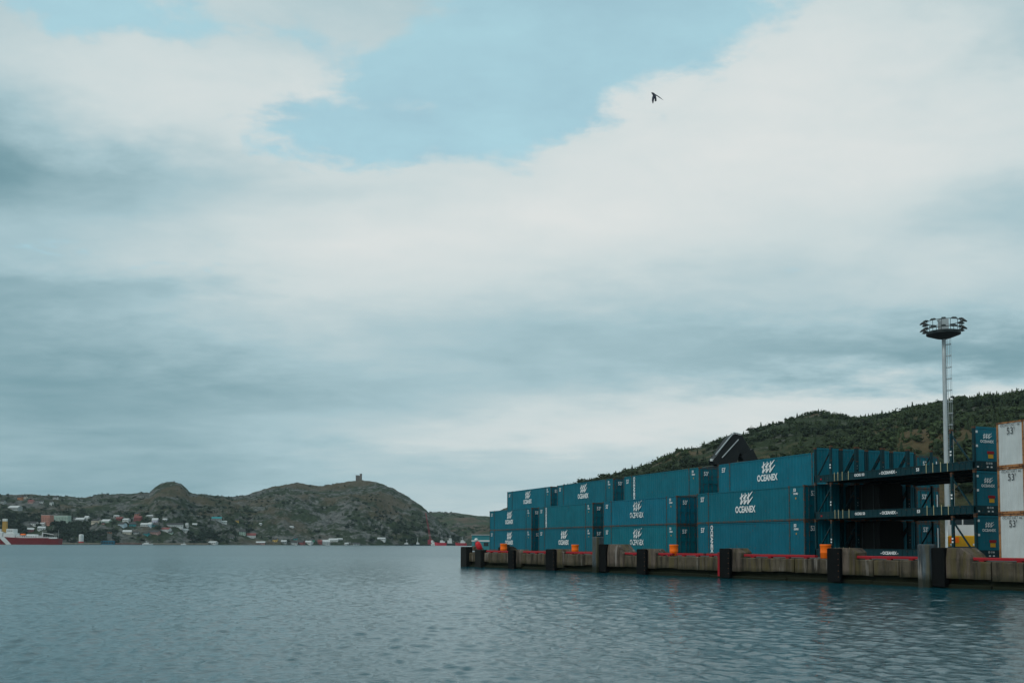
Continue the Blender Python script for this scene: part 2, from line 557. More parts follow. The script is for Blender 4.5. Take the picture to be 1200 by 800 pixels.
class Hill:
    """height field between a shore line and a crest line; both given per bearing"""
    def __init__(self, sil, shore, crest, rough, prof=0.85, seed=1, base=-2.0, back=700.0, wob=40.0):
        self.sil, self.shore, self.crest = np.array(sil, float), np.array(shore, float), np.array(crest, float)
        self.rough, self.prof, self.seed, self.base, self.back, self.wob = rough, prof, seed, base, back, wob

    def z(self, X, Y):
        X, Y = np.asarray(X, float), np.asarray(Y, float)
        px = 600 + F * X / Y
        ys = np.interp(px, self.sil[:, 0], self.sil[:, 1])
        hz = HORIZ + ROLL * (px - 600)
        Ys = np.interp(px, self.shore[:, 0], self.shore[:, 1]) + self.wob * fbm(px / 25.0, px * 0 + 3.0, 3, self.seed + 5)
        Yc = np.interp(px, self.crest[:, 0], self.crest[:, 1]) + 2.5 * self.wob * fbm(px / 60.0, px * 0 + 1.0, 3, self.seed + 9)
        h = (hz - ys) / F * Yc + CAMZ
        t = (Y - Ys) / (Yc - Ys)
        tc = np.clip(t, 0, 1)
        g = tc ** self.prof
        g = g + 0.10 * np.sin(tc * math.pi) * (fbm(X / 160.0, Y / 160.0, 3, self.seed + 20)) * 4
        z = self.base + (h - self.base) * g
        over = np.clip((Y - Yc) / self.back, 0, 1)
        z = z - over ** 1.5 * h * 0.9
        env = np.clip(t * 6, 0, 1) * np.clip(1.25 - 0.8 * np.clip(t, 0, 1), 0.2, 1)
        r = fbm(X / 55.0, Y / 55.0, 6, self.seed) * 1.0 + 0.42 * fbm(X / 22.0, Y / 28.0, 4, self.seed + 47, True) + 0.7 * fbm(X / 120.0, Y / 90.0, 5, self.seed + 31, True)
        z = z + env * self.rough * r
        return np.where(t < 0, self.base - 6 * np.clip(-t * 4, 0, 1), z)

    def build(self, name, px0, px1, nx, y0, y1, ny, mat):
        pxs = np.linspace(px0, px1, nx)
        ys = y0 * (y1 / y0) ** np.linspace(0, 1, ny)
        PX, YY = np.meshgrid(pxs, ys)
        XX = (PX - 600) / F * YY
        ZZ = self.z(XX, YY)
        co = np.stack([XX, YY, ZZ], -1).reshape(-1, 3)
        i = np.arange(nx * ny).reshape(ny, nx)
        q = np.stack([i[:-1, :-1], i[:-1, 1:], i[1:, 1:], i[1:, :-1]], -1).reshape(-1, 4)
        me = bpy.data.meshes.new(name)
        me.from_pydata(co.tolist(), [], q.tolist())
        me.materials.append(mat)
        me.polygons.foreach_set('use_smooth', [True] * len(me.polygons))
        return tag(obj(name, me), kind='structure')

    def hit(self, px, py, y0=300, y1=3200):
        """where a sight line meets the ground"""
        Y = np.linspace(y0, y1, 3000)
        X = (px - 600) / F * Y
        z = self.z(X, Y)
        hz = HORIZ + ROLL * (px - 600)
        ray = CAMZ + (hz - py) / F * Y
        k = np.where(z >= ray)[0]
        if len(k) == 0:
            k = [int(np.argmax((z - CAMZ) / Y))]
        return float(X[k[0]]), float(Y[k[0]]), float(z[k[0]])


SIL_L = [(-260, 585), (-120, 578), (0, 580.5), (20, 580), (40, 580), (60, 582), (80, 582.5), (100, 585), (120, 581), (140, 579.5), (160, 578.5), (175, 578),
         (180, 573.5), (187, 569), (195, 566), (203, 565), (211, 567.5), (217, 572.5), (222, 578), (230, 580), (240, 580.5), (260, 582), (275, 583), (290, 580), (300, 578),
         (320, 571), (335, 568), (350, 567), (360, 568), (375, 570), (390, 569), (400, 567), (410, 565), (420, 564), (430, 564), (440, 565), (450, 568),
         (460, 572), (470, 577), (480, 583), (490, 590), (500, 598), (505, 602), (512, 609), (520, 617), (530, 626), (545, 634), (570, 637)]
HL = Hill(SIL_L, [(-260, 1350), (0, 1500), (250, 1700), (450, 1850), (520, 1900), (570, 1950)],
          [(-260, 1900), (0, 2050), (150, 2150), (203, 2150), (260, 2200), (350, 2450), (420, 2400), (480, 2300), (520, 2200), (570, 2100)], 26.0, 0.80, 3)
HL.build('hill_terrain_west', -240, 566, 760, 1290, 3300, 240, M_HILL)
SIL_G = [(430, 606), (480, 603), (505, 601.5), (515, 600.5), (530, 601), (545, 602.5), (560, 604.5), (575, 606), (600, 609), (640, 604), (700, 600)]
HG = Hill(SIL_G, [(430, 2500), (520, 2450), (560, 2200), (700, 1900)], [(430, 3300), (700, 3100)], 16.0, 0.7, 8)
HG.build('hill_terrain_gap', 440, 690, 180, 1850, 4000, 90, M_HILL2)
SIL_R = [(560, 612), (600, 596), (650, 578), (690, 566), (720, 558.5), (733, 555), (763, 547), (785, 537), (796, 532), (818, 529), (839, 523), (872, 516.5), (893, 510), (915, 503.5),
         (937, 496.5), (958, 492), (983, 491.5), (1005, 493), (1027, 490.5), (1048, 486), (1070, 481), (1092, 478), (1113, 474), (1131, 470), (1144, 470.5), (1157, 468),
         (1178, 465), (1200, 461), (1300, 445), (1500, 425), (1700, 430)]
HR = Hill(SIL_R, [(560, 520), (800, 420), (1200, 330), (1700, 260)], [(560, 1150), (800, 1100), (960, 1080), (1030, 900), (1200, 800), (1700, 650)], 9.0, 0.75, 14, 1.0, 500.0, 25.0)
HR.build('hill_terrain_south', 585, 1600, 420, 300, 1900, 150, M_HILL3)

# ------------------------------------------------------------------ water, quay, yard
def build_water():
    """one sheet: real wind waves on the near harbour, dying out into a flat far surface"""
    cols = np.concatenate([np.array([-9000, -3000, -1200, -600, -350]), np.arange(-220, 1421, 2.0), np.array([1550, 1800, 2400, 4200, 10200])])
    ys = [13.0]
    while ys[-1] < 230:
        ys.append(ys[-1] + 0.0036 * ys[-1] + 0.012)
    while ys[-1] < 4900:
        ys.append(ys[-1] * 1.12)
    ys = np.array(ys)
    PX, YY = np.meshgrid(cols, ys)
    XX = np.clip((PX - 600) / F * YY, -3300, 3300)
    dy = 0.0036 * YY + 0.012
    r = np.random.default_rng(5)
    Z = np.zeros_like(XX)
    gust = 0.72 + 1.1 * fbm(XX / 38.0, YY / 75.0, 3, 300)            # cat's-paws and slicks
    gust = np.clip(gust, 0.35, 1.25)
    lams = np.geomspace(0.30, 2.1, 64)
    for lam in lams:
        th = math.radians(200) + r.normal(0, 0.75)
        kx, ky = math.cos(th) * 2 * math.pi / lam, math.sin(th) * 2 * math.pi / lam
        slope = WAVE * (0.050 if lam < 0.7 else 0.050 * (0.7 / lam) ** 1.4)
        amp = slope * lam / (2 * math.pi)
        fade = np.clip((lam / dy - 2.2) / 2.0, 0, 1)
        ph = kx * XX + ky * YY + r.uniform(0, 6.28) + 1.3 * vnoise(XX / (lam * 7) + lam * 31, YY / (lam * 7), int(lam * 1000))
        Z += fade * amp * np.sin(ph)
    Z *= gust
    edge_ = np.clip((PX + 220) / 60, 0, 1) * np.clip((1420 - PX) / 60, 0, 1) * np.clip((230 - YY) / 60, 0, 1) * np.clip((YY - 13) / 1.5, 0, 1)
    Z = np.where(edge_ > 0, Z * edge_, 0)
    nx, ny = len(cols), len(ys)
    co = np.stack([XX, YY, Z], -1).reshape(-1, 3)
    i = np.arange(nx * ny).reshape(ny, nx)
    q = np.stack([i[:-1, :-1], i[:-1, 1:], i[1:, 1:], i[1:, :-1]], -1).reshape(-1, 4)
    co = np.concatenate([co, [[XX[0, 0], -40, 0], [XX[0, -1], -40, 0]]])
    me = bpy.data.meshes.new('water')
    me.vertices.add(len(co))
    me.vertices.foreach_set('co', co.astype(np.float32).ravel())
    near = list(range(nx - 1, -1, -1)) + [len(co) - 2, len(co) - 1]       # sheet under and behind the viewpoint
    nl = len(q) * 4 + len(near)
    me.loops.add(nl)
    me.loops.foreach_set('vertex_index', np.concatenate([q.ravel(), near]).astype(np.int32))
    me.polygons.add(len(q) + 1)
    me.polygons.foreach_set('loop_start', np.arange(0, nl, 4, dtype=np.int32)[:len(q) + 1])
    me.polygons.foreach_set('use_smooth', np.ones(len(q) + 1, bool))
    me.materials.append(M_WATER)
    me.update()
    me.validate()
    return tag(obj('water', me), kind='structure')


WAVE = 1.0
build_water()

DZ = 1.65                                         # quay deck above the water
Q0 = Vector((-5.4, 114.5, 0))
QE = Vector((0.5096, -0.8604, 0))                 # along the quay face, towards us
QN = Vector((0.8604, 0.5096, 0))                  # into the land
QANG = math.atan2(QE.y, QE.x)
QLEN = 96.0


def qs(px, off=0.0):
    """distance along the quay face (or a line `off` behind it) of a bearing"""
    r = (px - 600) / F
    q_ = Q0 + QN * off
    return (r * q_.y - q_.x) / (QE.x - r * QE.y)


Q1 = Q0 + QE * QLEN
deck = MB()
edge = QN * 0.5
poly = [Q0 + edge + QE * 0.6, Q1 + edge, Vector((240, 20, 0)), Vector((620, 300, 0)), Vector((620, 420, 0)), Vector((120, 560, 0)), Vector((0, 540, 0)), Vector((-4.6, 172, 0))]
n = len(poly)
deck.add([(p.x, p.y, DZ) for p in poly] + [(p.x, p.y, -2.0) for p in poly],
         [tuple(range(n - 1, -1, -1))[::-1]] + [(i, i + n, (i + 1) % n + n, (i + 1) % n) for i in range(n)])
tag(obj('quay_deck', deck.mesh('quay_deck', M_ASPHALT)), kind='structure')

# quay wall: a thing with cast panels; local x along the face, y into the land
wall = thing('quay_wall', 'long weathered concrete quay wall with stained panels below the red curbs', 'quay wall', (Q0.x, Q0.y, 0), QANG)
# orientation: local x = QE, local y = rotate left = (-QE.y, QE.x) = (0.8604, 0.5096) = QN
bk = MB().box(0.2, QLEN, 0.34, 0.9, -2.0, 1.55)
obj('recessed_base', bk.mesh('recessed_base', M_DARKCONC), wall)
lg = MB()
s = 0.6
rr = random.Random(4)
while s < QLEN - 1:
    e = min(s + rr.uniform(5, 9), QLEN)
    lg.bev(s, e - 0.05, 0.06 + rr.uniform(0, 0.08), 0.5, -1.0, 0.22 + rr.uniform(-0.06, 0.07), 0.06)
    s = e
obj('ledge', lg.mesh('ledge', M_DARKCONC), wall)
cuts = [0.25] + [qs(x) for x in (573, 606, 630, 656, 684, 705, 731, 755, 793, 825, 858, 892, 930, 985, 1022, 1052, 1086, 1122, 1160, 1198)] + [82, 89, QLEN]
for a, b in zip(cuts[:-1], cuts[1:]):
    p = MB()
    z0 = 0.60 + rr.uniform(-0.07, 0.06)
    o_ = rr.uniform(0, 0.05)
    nseg = max(2, int((b - a) / 0.7))
    rings = []
    for k in range(nseg + 1):                     # worn, slightly uneven lower and upper edges
        x = a + 0.035 + (b - a - 0.07) * k / nseg
        zb = z0 + rr.uniform(-0.035, 0.035)
        zt = DZ - 0.02 + rr.uniform(-0.03, 0.02)
        ch = 0.05 + rr.uniform(0, 0.05)
        rings.append([(x, o_, zb), (x, 0.9, zb), (x, 0.9, DZ - 0.01), (x, o_ + ch, zt), (x, o_, zt - ch)])
    p.loft([r[::-1] for r in rings])
    obj('wall_panel', p.mesh('wall_panel', M_CONC), wall)

# red curbs, one steel length after another
CURB = [(569, 598, 'red curb length right of the short black timber post at the far end'),
        (612, 642, 'red curb length between the narrow fender pad and the rust-streaked one'),
        (662, 698, 'red curb length behind an orange barrel, ending at the tall dark post'),
        (722, 748, 'red curb length right of the worn concrete block'),
        (770, 786, 'shortest red curb length, just left of an orange barrel'),
        (791, 823, 'scuffed red curb length just right of an orange barrel'),
        (826, 845, 'red curb length ending at the red-edged fender'),
        (870, 953, 'longest red curb length, below the stack with the largest emblem'),
        (1002, 1078, 'bright red curb length in front of the empty flat racks'),
        (1126, 1215, 'dull red curb length in front of the white containers')]
for a, b, lab in CURB:
    sa, sb = qs(a), qs(b)
    t_ = thing('curb_rail', lab, 'curb', tuple(Q0 + QE * sa + QN * 0.12 + Vector((0, 0, DZ - 0.02))), QANG, 'red curbs along the quay edge')
    L = sb - sa
    m_ = MB()
    m_.loft([[(0, 0, 0.08), (0, 0.28, 0.08), (0, 0.28, 0.23), (0, 0.05, 0.245), (0, 0, 0.20)][::-1], [(L, 0, 0.08), (L, 0.28, 0.08), (L, 0.28, 0.23), (L, 0.05, 0.245), (L, 0, 0.20)][::-1]])
    obj('rail', m_.mesh('rail', M_RED), t_)
    k = max(2, int(L / 1.6))
    fm = MB().box(-0.16, 0.16, 0.02, 0.26, -0.02, 0.085).mesh('block', M_RED)
    for j in range(k):
        obj('block', fm, t_, (L * (j + 0.5) / k, 0, 0))

# orange barrels
bm_ = MB().lathe([(0.33, 0), (0.36, 0.03), (0.36, 0.35), (0.375, 0.37), (0.375, 0.43), (0.365, 0.45), (0.375, 0.85), (0.395, 0.88), (0.395, 0.96), (0.37, 0.98), (0.33, 0.97), (0.31, 0.6)], 18).mesh('barrel_body', M_ORANGE, True)
bh = MB().tube((0.42, -0.1, 0.92), (0.50, 0, 0.80), 0.025).tube((0.50, 0, 0.80), (0.42, 0.1, 0.92), 0.025).mesh('handle', M_DSTEEL)
for x, off, lab, sc_ in ((590.5, 1.1, 'orange barrel at the far left end of the quay', 1.0), (674, 0.9, 'orange barrel below the second stack of teal containers', 0.92),
                    (789.5, 0.6, 'squat orange barrel beside a gap in the red curb', 0.95), (967, 0.7, 'largest orange barrel, next to the empty flat racks', 1.0)):
    q = Q0 + QE * qs(x, off) + QN * off
    t_ = thing('barrel', lab, 'barrel', (q.x, q.y, DZ), rr.uniform(-0.6, 0.6), 'orange barrels on the quay')
    o = obj('barrel_body', bm_, t_)
    o.scale = (sc_, sc_, sc_)
    o = obj('handle', bh, t_)
    o.scale = (sc_, sc_, sc_)

# fenders: dark rubber/timber pads with concrete shoulders, standing proud of the wall
FEND = [  # px left, px right of pad, px right of shoulder, top above deck, bottom z, material, label
    (543.8, 550.2, None, 0.62, -0.8, M_TIMBER, 'thick black timber post at the far corner of the quay'),
    (560.5, 567.5, None, 0.30, -0.8, M_TIMBER, 'short black timber post below the red buoy'),
    (599.3, 606.3, 611.5, 0.35, -0.3, M_BLACK, 'narrow black fender pad right of the first orange barrel'),
    (643.5, 653.8, 661, 0.45, -0.2, M_BLACK, 'black fender pad with rust-streaked shoulder left of the tall dark post'),
    (750, 760.5, 769, 0.55, 0.05, M_BLACK, 'black fender pad with pale scraped edge below the middle emblem'),
    (847, 859, 868, 0.65, 0.05, M_BLACK, 'black fender pad edged in red paint'),
    (973, 988, 1002, 0.72, 0.1, M_BLACK, 'broad black fender pad with tan shoulder beside the largest barrel')]
for x0, x1, x2, top, zb, mt, lab in FEND:
    a, b = qs(x0), qs(x1)
    t_ = thing('quay_fender', lab, 'fender', tuple(Q0 + QE * a + Vector((0, 0, zb))), QANG, 'black fenders along the quay wall')
    w_ = b - a
    H = DZ + top - zb
    pad = MB()
    for k in range(2 if x2 else 1):
        pad.bev(0.0, w_, -0.42 + 0.13 * k, -0.24 + 0.13 * k if x2 else 0.45, 0.02 * k, H - 0.015 * k, 0.05)
    obj('pad', pad.mesh('pad', mt), t_)
    if x2:
        c = qs(x2) - a
        sh = MB()
        hs = H + 0.02
        sh.loft([[(w_ * 0.25, -0.10, 0.5), (c - 0.05, -0.10, 0.5), (c, 0.0, 0.5), (c, 1.1, 0.5), (w_ * 0.25, 1.1, 0.5)],
                 [(w_ * 0.25, -0.10, hs - 0.35), (c - 0.05, -0.10, hs - 0.35), (c, 0, hs - 0.35), (c, 1.1, hs - 0.3), (w_ * 0.25, 1.1, hs - 0.3)],
                 [(w_ * 0.25, -0.04, hs), (c - 0.35, -0.04, hs), (c - 0.3, 0.03, hs), (c - 0.3, 1.0, hs), (w_ * 0.25, 1.0, hs)]])
        obj('concrete_shoulder', sh.mesh('concrete_shoulder', M_CONC2), t_)
        # bolts down the pad edge
        bo = MB().box(-0.03, 0.03, -0.02, 0.0, -0.03, 0.03).mesh('bolt', M_RUSTC)
        for k in range(5):
            obj('bolt', bo, t_, (w_ - 0.1, -0.42, 0.35 + (H - 0.7) * k / 4))
    if '847' in str(x0):
        o = obj('edge_strip', MB().box(-0.3, -0.03, -0.3, 0.1, 0.1, H - 0.3).mesh('edge_strip', M_RED), t_)

# two tall posts with big blocks behind them
for x0, x1, x2, x3, x4, top, btop, mt, lab in (
        (699, 704.6, 713, 723, 731, 1.62, 0.95, M_CONCB, 'tall slim dark post in front of a worn concrete block'),
        (1080, 1093.5, 1109, 1126, 1138, 1.0, 0.80, M_CONCB, 'tall blue-grey post in front of the flat racks')):
    a = qs(x0)
    t_ = thing('mooring_post', lab, 'post', tuple(Q0 + QE * a + Vector((0, 0, -0.6))), QANG, 'tall posts on the quay wall')
    w_ = qs(x1) - a
    obj('post', MB().bev(0, w_, -0.5, 0.3, 0, DZ + top + 0.6, 0.05).mesh('post', mt), t_)
    c, d_, e_ = qs(x2) - a, qs(x3) - a, qs(x4) - a
    obj('rubber_panel', MB().bev(w_ + 0.02, c, -0.30, 0.2, 0.7, DZ + btop + 0.6, 0.05).mesh('rubber_panel', M_BLACK), t_)
    hb = DZ + btop + 0.6
    blk = MB()
    blk.loft([[(w_ + 0.1, -0.12, 1.2), (e_ - 0.1, -0.12, 1.2), (e_, 0.0, 1.2), (e_, 1.5, 1.2), (w_ + 0.1, 1.5, 1.2)],
              [(w_ + 0.1, -0.12, DZ + 0.75), (e_ - 0.1, -0.12, DZ + 0.75), (e_, 0.0, DZ + 0.75), (e_, 1.5, DZ + 0.75), (w_ + 0.1, 1.5, DZ + 0.75)],
              [(w_ + 0.1, -0.06, hb - 0.35), (d_ + 0.45, -0.06, hb - 0.4), (d_ + 0.5, 0.05, hb - 0.4), (d_ + 0.5, 1.45, hb - 0.4), (w_ + 0.1, 1.45, hb - 0.35)],
              [(w_ + 0.1, 0.0, hb - 0.02), (d_ - 0.1, 0.0, hb - 0.02), (d_, 0.1, hb - 0.02), (d_, 1.4, hb), (w_ + 0.1, 1.4, hb)]])
    obj('concrete_block', blk.mesh('concrete_block', M_CONC2), t_)

# ------------------------------------------------------------------ container yard
TH = math.radians(21.8)
D = Vector((-math.sin(TH), math.cos(TH), 0))      # along the boxes, away from us
N = Vector((math.cos(TH), math.sin(TH), 0))       # across the rows, into the yard
CANG = math.atan2(-D.y, -D.x)
CL, CW, CH, PIT = 16.15, 2.58, 2.896, 2.93
P40 = (CL - 12.19) / 2


def yard(along_far, perp, level):
    p = D * along_far + N * perp
    return (p.x, p.y, DZ + 0.01 + level * PIT)


def corrugated(mb, x0, x1, y, z0, z1, depth=0.035, pitch=0.42, face=-1):
    """vertical trapezoid ribs; the wall faces -y when face = -1"""
    n_ = max(1, int(round((x1 - x0) / pitch)))
    p_ = (x1 - x0) / n_
    xs, ys = [], []
    for i in range(n_):
        b_ = x0 + i * p_
        for fx, fy in ((0, 0), (0.42, 0), (0.52, 1), (0.90, 1)):
            xs.append(b_ + fx * p_)
            ys.append(y - face * depth * fy)
    xs.append(x1)
    ys.append(y)
    k = len(xs)
    vs = [(x, yy, z0) for x, yy in zip(xs, ys)] + [(x, yy, z1) for x, yy in zip(xs, ys)]
    fs = [(i, i + 1, i + k + 1, i + k) if face < 0 else (i + 1, i, i + k, i + k + 1) for i in range(k - 1)]
    mb.add(vs, fs)


def emblem_mesh(mat):
    """three waves: slanted strokes crossed by two saw-toothed lines with long tails"""
    mb = MB()
    y = -0.004

    def stroke(pts, ws):
        vs = []
        for i, (p, w_) in enumerate(zip(pts, ws)):
            a = Vector(pts[max(0, i - 1)])
            b = Vector(pts[min(len(pts) - 1, i + 1)])
            d_ = (b - a).normalized()
            nn = Vector((-d_.y, d_.x)) * w_ / 2
            q = Vector(p)
            vs += [(q.x + nn.x, y, q.y + nn.y), (q.x - nn.x, y, q.y - nn.y)]
        mb.add(vs, [(2 * i + 1, 2 * i + 3, 2 * i + 2, 2 * i) for i in range(len(pts) - 1)])
    u = 0.46
    for i in range(3):
        x = i * 1.15 * u
        stroke([(x + 0.55 * u, 2.15 * u), (x + 0.42 * u, 1.3 * u), (x + 0.45 * u, 0.8 * u), (x + 0.2 * u, 0.0)], [0.10, 0.30 * u, 0.34 * u, 0.5 * u])
        y -= 0.0012
        for dz, dx in ((1.0, 0), (0.0, 0.12 * u)):
            last = i == 2
            tx = 1.75 if last else 1.2
            tz = 1.35 if last else 0.85
            stroke([(x + dx - 0.05 * u, (dz + 0.08) * u), (x + dx + 0.5 * u, (dz + 0.42) * u), (x + dx + tx * u, (dz + tz) * u)], [0.42 * u, 0.40 * u, 0.05 if last else 0.14 * u])
            y -= 0.0012
    for k, v in enumerate(mb.v):
        mb.v[k] = (v[0] - 1.75 * u, v[1], v[2])
    return mb.mesh('emblem', mat)


def container_meshes():
    C = {}
    for key, skin, post in (('teal', M_TEAL, M_POST), ('white', M_CWHITE, M_ORUST)):
        m1 = MB()
        for a, b in ((0.10, P40 - 0.07), (P40 + 0.07, CL - P40 - 0.07), (CL - P40 + 0.07, CL - 0.10)):
            corrugated(m1, a, b, 0.035, 0.16, CH - 0.10)
        C[key, 'side_wall'] = m1.mesh('side_wall', skin)
        m1 = MB()
        corrugated(m1, 0.10, CL - 0.10, CW - 0.035, 0.16, CH - 0.10, face=1)
        C[key, 'back_wall'] = m1.mesh('side_wall', skin)
        m1 = MB()
        m1.box(0, 0.13, 0, 0.13, 0.12, CH - 0.12)
        m1.box(-0.012, 0.175, -0.012, 0.16, 0, 0.12, 1).box(-0.012, 0.175, -0.012, 0.16, CH - 0.12, CH + 0.006, 1)
        C[key, 'post'] = m1.mesh('corner_post', [post, M_RUSTC])
        m1 = MB()
        m1.box(-0.06, 0.06, 0.004, 0.12, 0.12, CH - 0.10)
        m1.box(-0.09, 0.09, -0.012, 0.16, 0, 0.12, 1).box(-0.09, 0.09, -0.012, 0.16, CH - 0.10, CH + 0.006, 1)
        C[key, 'mid_post'] = m1.mesh('stacking_post', [post, M_RUSTC])
        C[key, 'top_rail'] = MB().box(0.13, CL - 0.13, 0.008, 0.09, CH - 0.10, CH - 0.01).mesh('top_rail', post if key == 'white' else M_TEAL)
        C[key, 'bottom_rail'] = MB().box(0.13, CL - 0.13, 0.008, 0.09, 0.0, 0.16).mesh('bottom_rail', post)
        m1 = MB()
        nn = 40
        for i in range(nn):
            x = 0.13 + (CL - 0.26) * i / nn
            w_ = (CL - 0.26) / nn
            m1.add([(x, 0.09, CH - 0.03), (x + w_ / 2, 0.09, CH - 0.012), (x + w_, 0.09, CH - 0.03), (x, CW - 0.09, CH - 0.03), (x + w_ / 2, CW - 0.09, CH - 0.012), (x + w_, CW - 0.09, CH - 0.03)],
                   [(0, 1, 4, 3), (1, 2, 5, 4)])
        C[key, 'roof'] = m1.mesh('roof', skin)
        C[key, 'floor'] = MB().box(0.1, CL - 0.1, 0.1, CW - 0.1, 0.06, 0.15).mesh('floor', M_DSTEEL)
        m1 = MB()
        m1.box(0.04, 0.10, 0.13, CW - 0.13, 0.12, CH - 0.1)
        C[key, 'end_wall'] = m1.mesh('end_wall', skin)
        C[key, 'lintel'] = MB().box(CL - 0.12, CL - 0.01, 0.13, CW - 0.13, CH - 0.14, CH - 0.005).box(CL - 0.12, CL - 0.012, 0.125, 0.15, 0.10, CH - 0.10).box(CL - 0.12, CL - 0.012, CW - 0.15, CW - 0.125, 0.10, CH - 0.10).box(CL - 0.12, CL - 0.01, 0.13, CW - 0.13, 0, 0.14).mesh('door_frame', post)
        # a door leaf, hinged at local y = 0, with shallow ribs
        dm = MB()
        hw = (CW - 0.26) / 2 - 0.012
        zs = np.linspace(0.15, CH - 0.15, 8)
        for i in range(7):
            dm.box(-0.05, 0.0 if i % 2 else -0.022, 0.02, hw, zs[i], zs[i + 1] - 0.0)
        C[key, 'door'] = dm.mesh('door', skin)
        rm = MB().tube((0.03, 0, 0.14), (0.03, 0, CH - 0.13), 0.022, n=6)
        for z in (0.3, 1.0, 1.9, 2.6):
            rm.box(-0.0, 0.045, -0.06, 0.06, z, z + 0.07)
        rm.box(0.03, 0.06, -0.03, 0.32, 1.18, 1.23)
        C[key, 'lock_rod'] = rm.mesh('lock_rod', M_STEEL if key == 'white' else M_POST)
    return C


CM = container_meshes()
EMB = {False: emblem_mesh(M_MARK), True: emblem_mesh(M_WORN)}


def marks53(c, kind, mat=None):
    mat = mat or M_MARK
    o = obj('length_mark', text_mesh("53'", 0.62, mat, 0.0 if kind == 'white' else 0.012, squash=0.85), c, (P40 * 0.5 + (0.1 if kind == 'white' else 0.0), -0.003, 2.28))
    return o


def container(loc, label, logo='logo', worn=False, key='teal', group='teal shipping containers stacked on the quay', tint=None, marks=True):
    c = thing('shipping_container', label, 'container', loc, CANG, group)
    parts = []
    A = lambda nm, k, l=(0, 0, 0), r=0.0, s_=None: parts.append(obj(nm, CM[key, k], c, l, r)) or parts[-1]
    A('side_wall', 'side_wall')
    A('side_wall', 'back_wall')
    A('corner_post', 'post')
    for l, s_ in (((CL, 0, 0), (-1, 1, 1)), ((0, CW, 0), (1, -1, 1)), ((CL, CW, 0), (-1, -1, 1))):
        A('corner_post', 'post', l).scale = s_
    for x in (P40, CL - P40):
        A('stacking_post', 'mid_post', (x, 0, 0))
        A('stacking_post', 'mid_post', (x, CW, 0)).scale = (1, -1, 1)
    for nm in ('top_rail', 'bottom_rail'):
        A(nm, nm)
        A(nm, nm, (0, CW, 0)).scale = (1, -1, 1)
    A('roof', 'roof')
    A('floor', 'floor')
    A('end_wall', 'end_wall')
    A('door_frame', 'lintel')
    d1 = A('door', 'door', (CL - 0.015, 0.13, 0))
    d2 = A('door', 'door', (CL - 0.015, CW - 0.13, 0))
    d2.scale = (1, -1, 1)
    for d_ in (d1, d2):
        for y in (0.32, 0.95):
            r_ = obj('lock_rod', CM[key, 'lock_rod'], d_, (0.0, y, 0))
            parts.append(r_)
    tn = tint if tint is not None else RNG.uniform(0.90, 1.08)
    hue = RNG.uniform(-0.035, 0.035)
    for p_ in parts:
        p_.color = (tn, tn * (1 + hue), tn * (1 - hue), 1)
    if not marks:
        return c
    if key == 'white':
        marks53(c, 'white', M_BLACKMARK)
        obj('code_mark', text_mesh('OCXU 530 1 06', 0.22, M_BLACKMARK, 0.0), c, (P40 * 0.5 + 0.05, -0.003, 2.66))
        return c
    wm_ = M_WORN if worn else M_MARK
    marks53(c, 'teal')
    obj('code_mark', text_mesh('53', 0.34, M_MARK, 0.012), c, (CL - P40 * 0.62, -0.003, 2.52))
    obj('code_mark', text_mesh('OCXU', 0.2, M_MARK, 0.012), c, (CL - P40 * 0.55, -0.003, 2.22))
    obj('warning_label', MB().box(-0.05, 0.05, -0.003, 0.01, -0.07, 0.07).mesh('warning_label', M_YELLOW), c, (CL - P40 * 0.55, 0.0, 1.85))
    if logo == 'logo':
        obj('emblem', EMB[worn], c, (CL * 0.495, 0.0, 1.62))
        obj('lettering', text_mesh('OCEANEX', 0.80, wm_, 0.028, squash=0.80), c, (CL * 0.49, -0.005, 1.13))
    elif logo == 'vertical':
        obj('lettering', text_mesh('OCEANEX', 0.55, M_MARK, 0.02, True), c, (P40 + 0.55, -0.004, 1.46))
    # length figures on the end, turned to face along the box
    e_ = obj('length_mark', text_mesh("53'", 0.56, M_MARK, 0.012, squash=0.85), c, (CL + 0.004, 0.85 + RNG.uniform(-0.1, 0.15), 2.25 + RNG.uniform(-0.08, 0.05)), math.pi / 2)
    e_.location.x = CL + 0.055
    return c


PA = 52.4
ROW = [PA + 2.62 * k for k in range(6)]
BAY_A = [140.0, 121.5, 102.7, 82.8]
BAY_B = [139.5, 121.3, 102.6, 83.1]
SPEC_A = [  # bay, level, logo, worn, label
    (0, 0, 'logo', False, 'bottom teal container with white emblem at the far left end of the front row'),
    (0, 1, 'logo', False, 'teal container with white emblem, top of the far left two-high stack'),
    (1, 0, 'logo', False, 'teal container with emblem, at ground level behind an orange barrel, second stack from left'),
    (1, 1, 'vertical', False, 'teal container with upright lettering, upper one of the second stack from left'),
    (2, 0, 'logo', True, 'teal container with worn emblem at ground level, third stack from left'),
    (2, 1, 'logo', True, 'teal container with flaking emblem, upper one of the third stack from left'),
    (3, 0, 'vertical', False, 'nearest ground-level teal container, upright white lettering and no emblem'),
    (3, 1, 'logo', False, 'teal container with crisp emblem, middle level of the nearest big stack')]
for b, l, lg_, wn, lab in SPEC_A:
    container(yard(BAY_A[b], ROW[0], l), lab, lg_, wn)
SPEC_B = [('logo', 'topmost teal container with emblem in the far left stack, against the sky'),
          ('logo', 'topmost teal container with emblem in the second stack from left'),
          ('vertical', 'topmost teal container with upright lettering, third stack from left'),
          ('logo', 'topmost and nearest long teal container with the largest emblem')]
for b, (lg_, lab) in enumerate(SPEC_B):
    for l in (0, 1):
        container(yard(BAY_B[b], ROW[1], l), 'teal container of the second row, hidden behind the front row', None, marks=False, group='containers hidden behind the front row')
    container(yard(BAY_B[b], ROW[1], 2), lab, lg_)
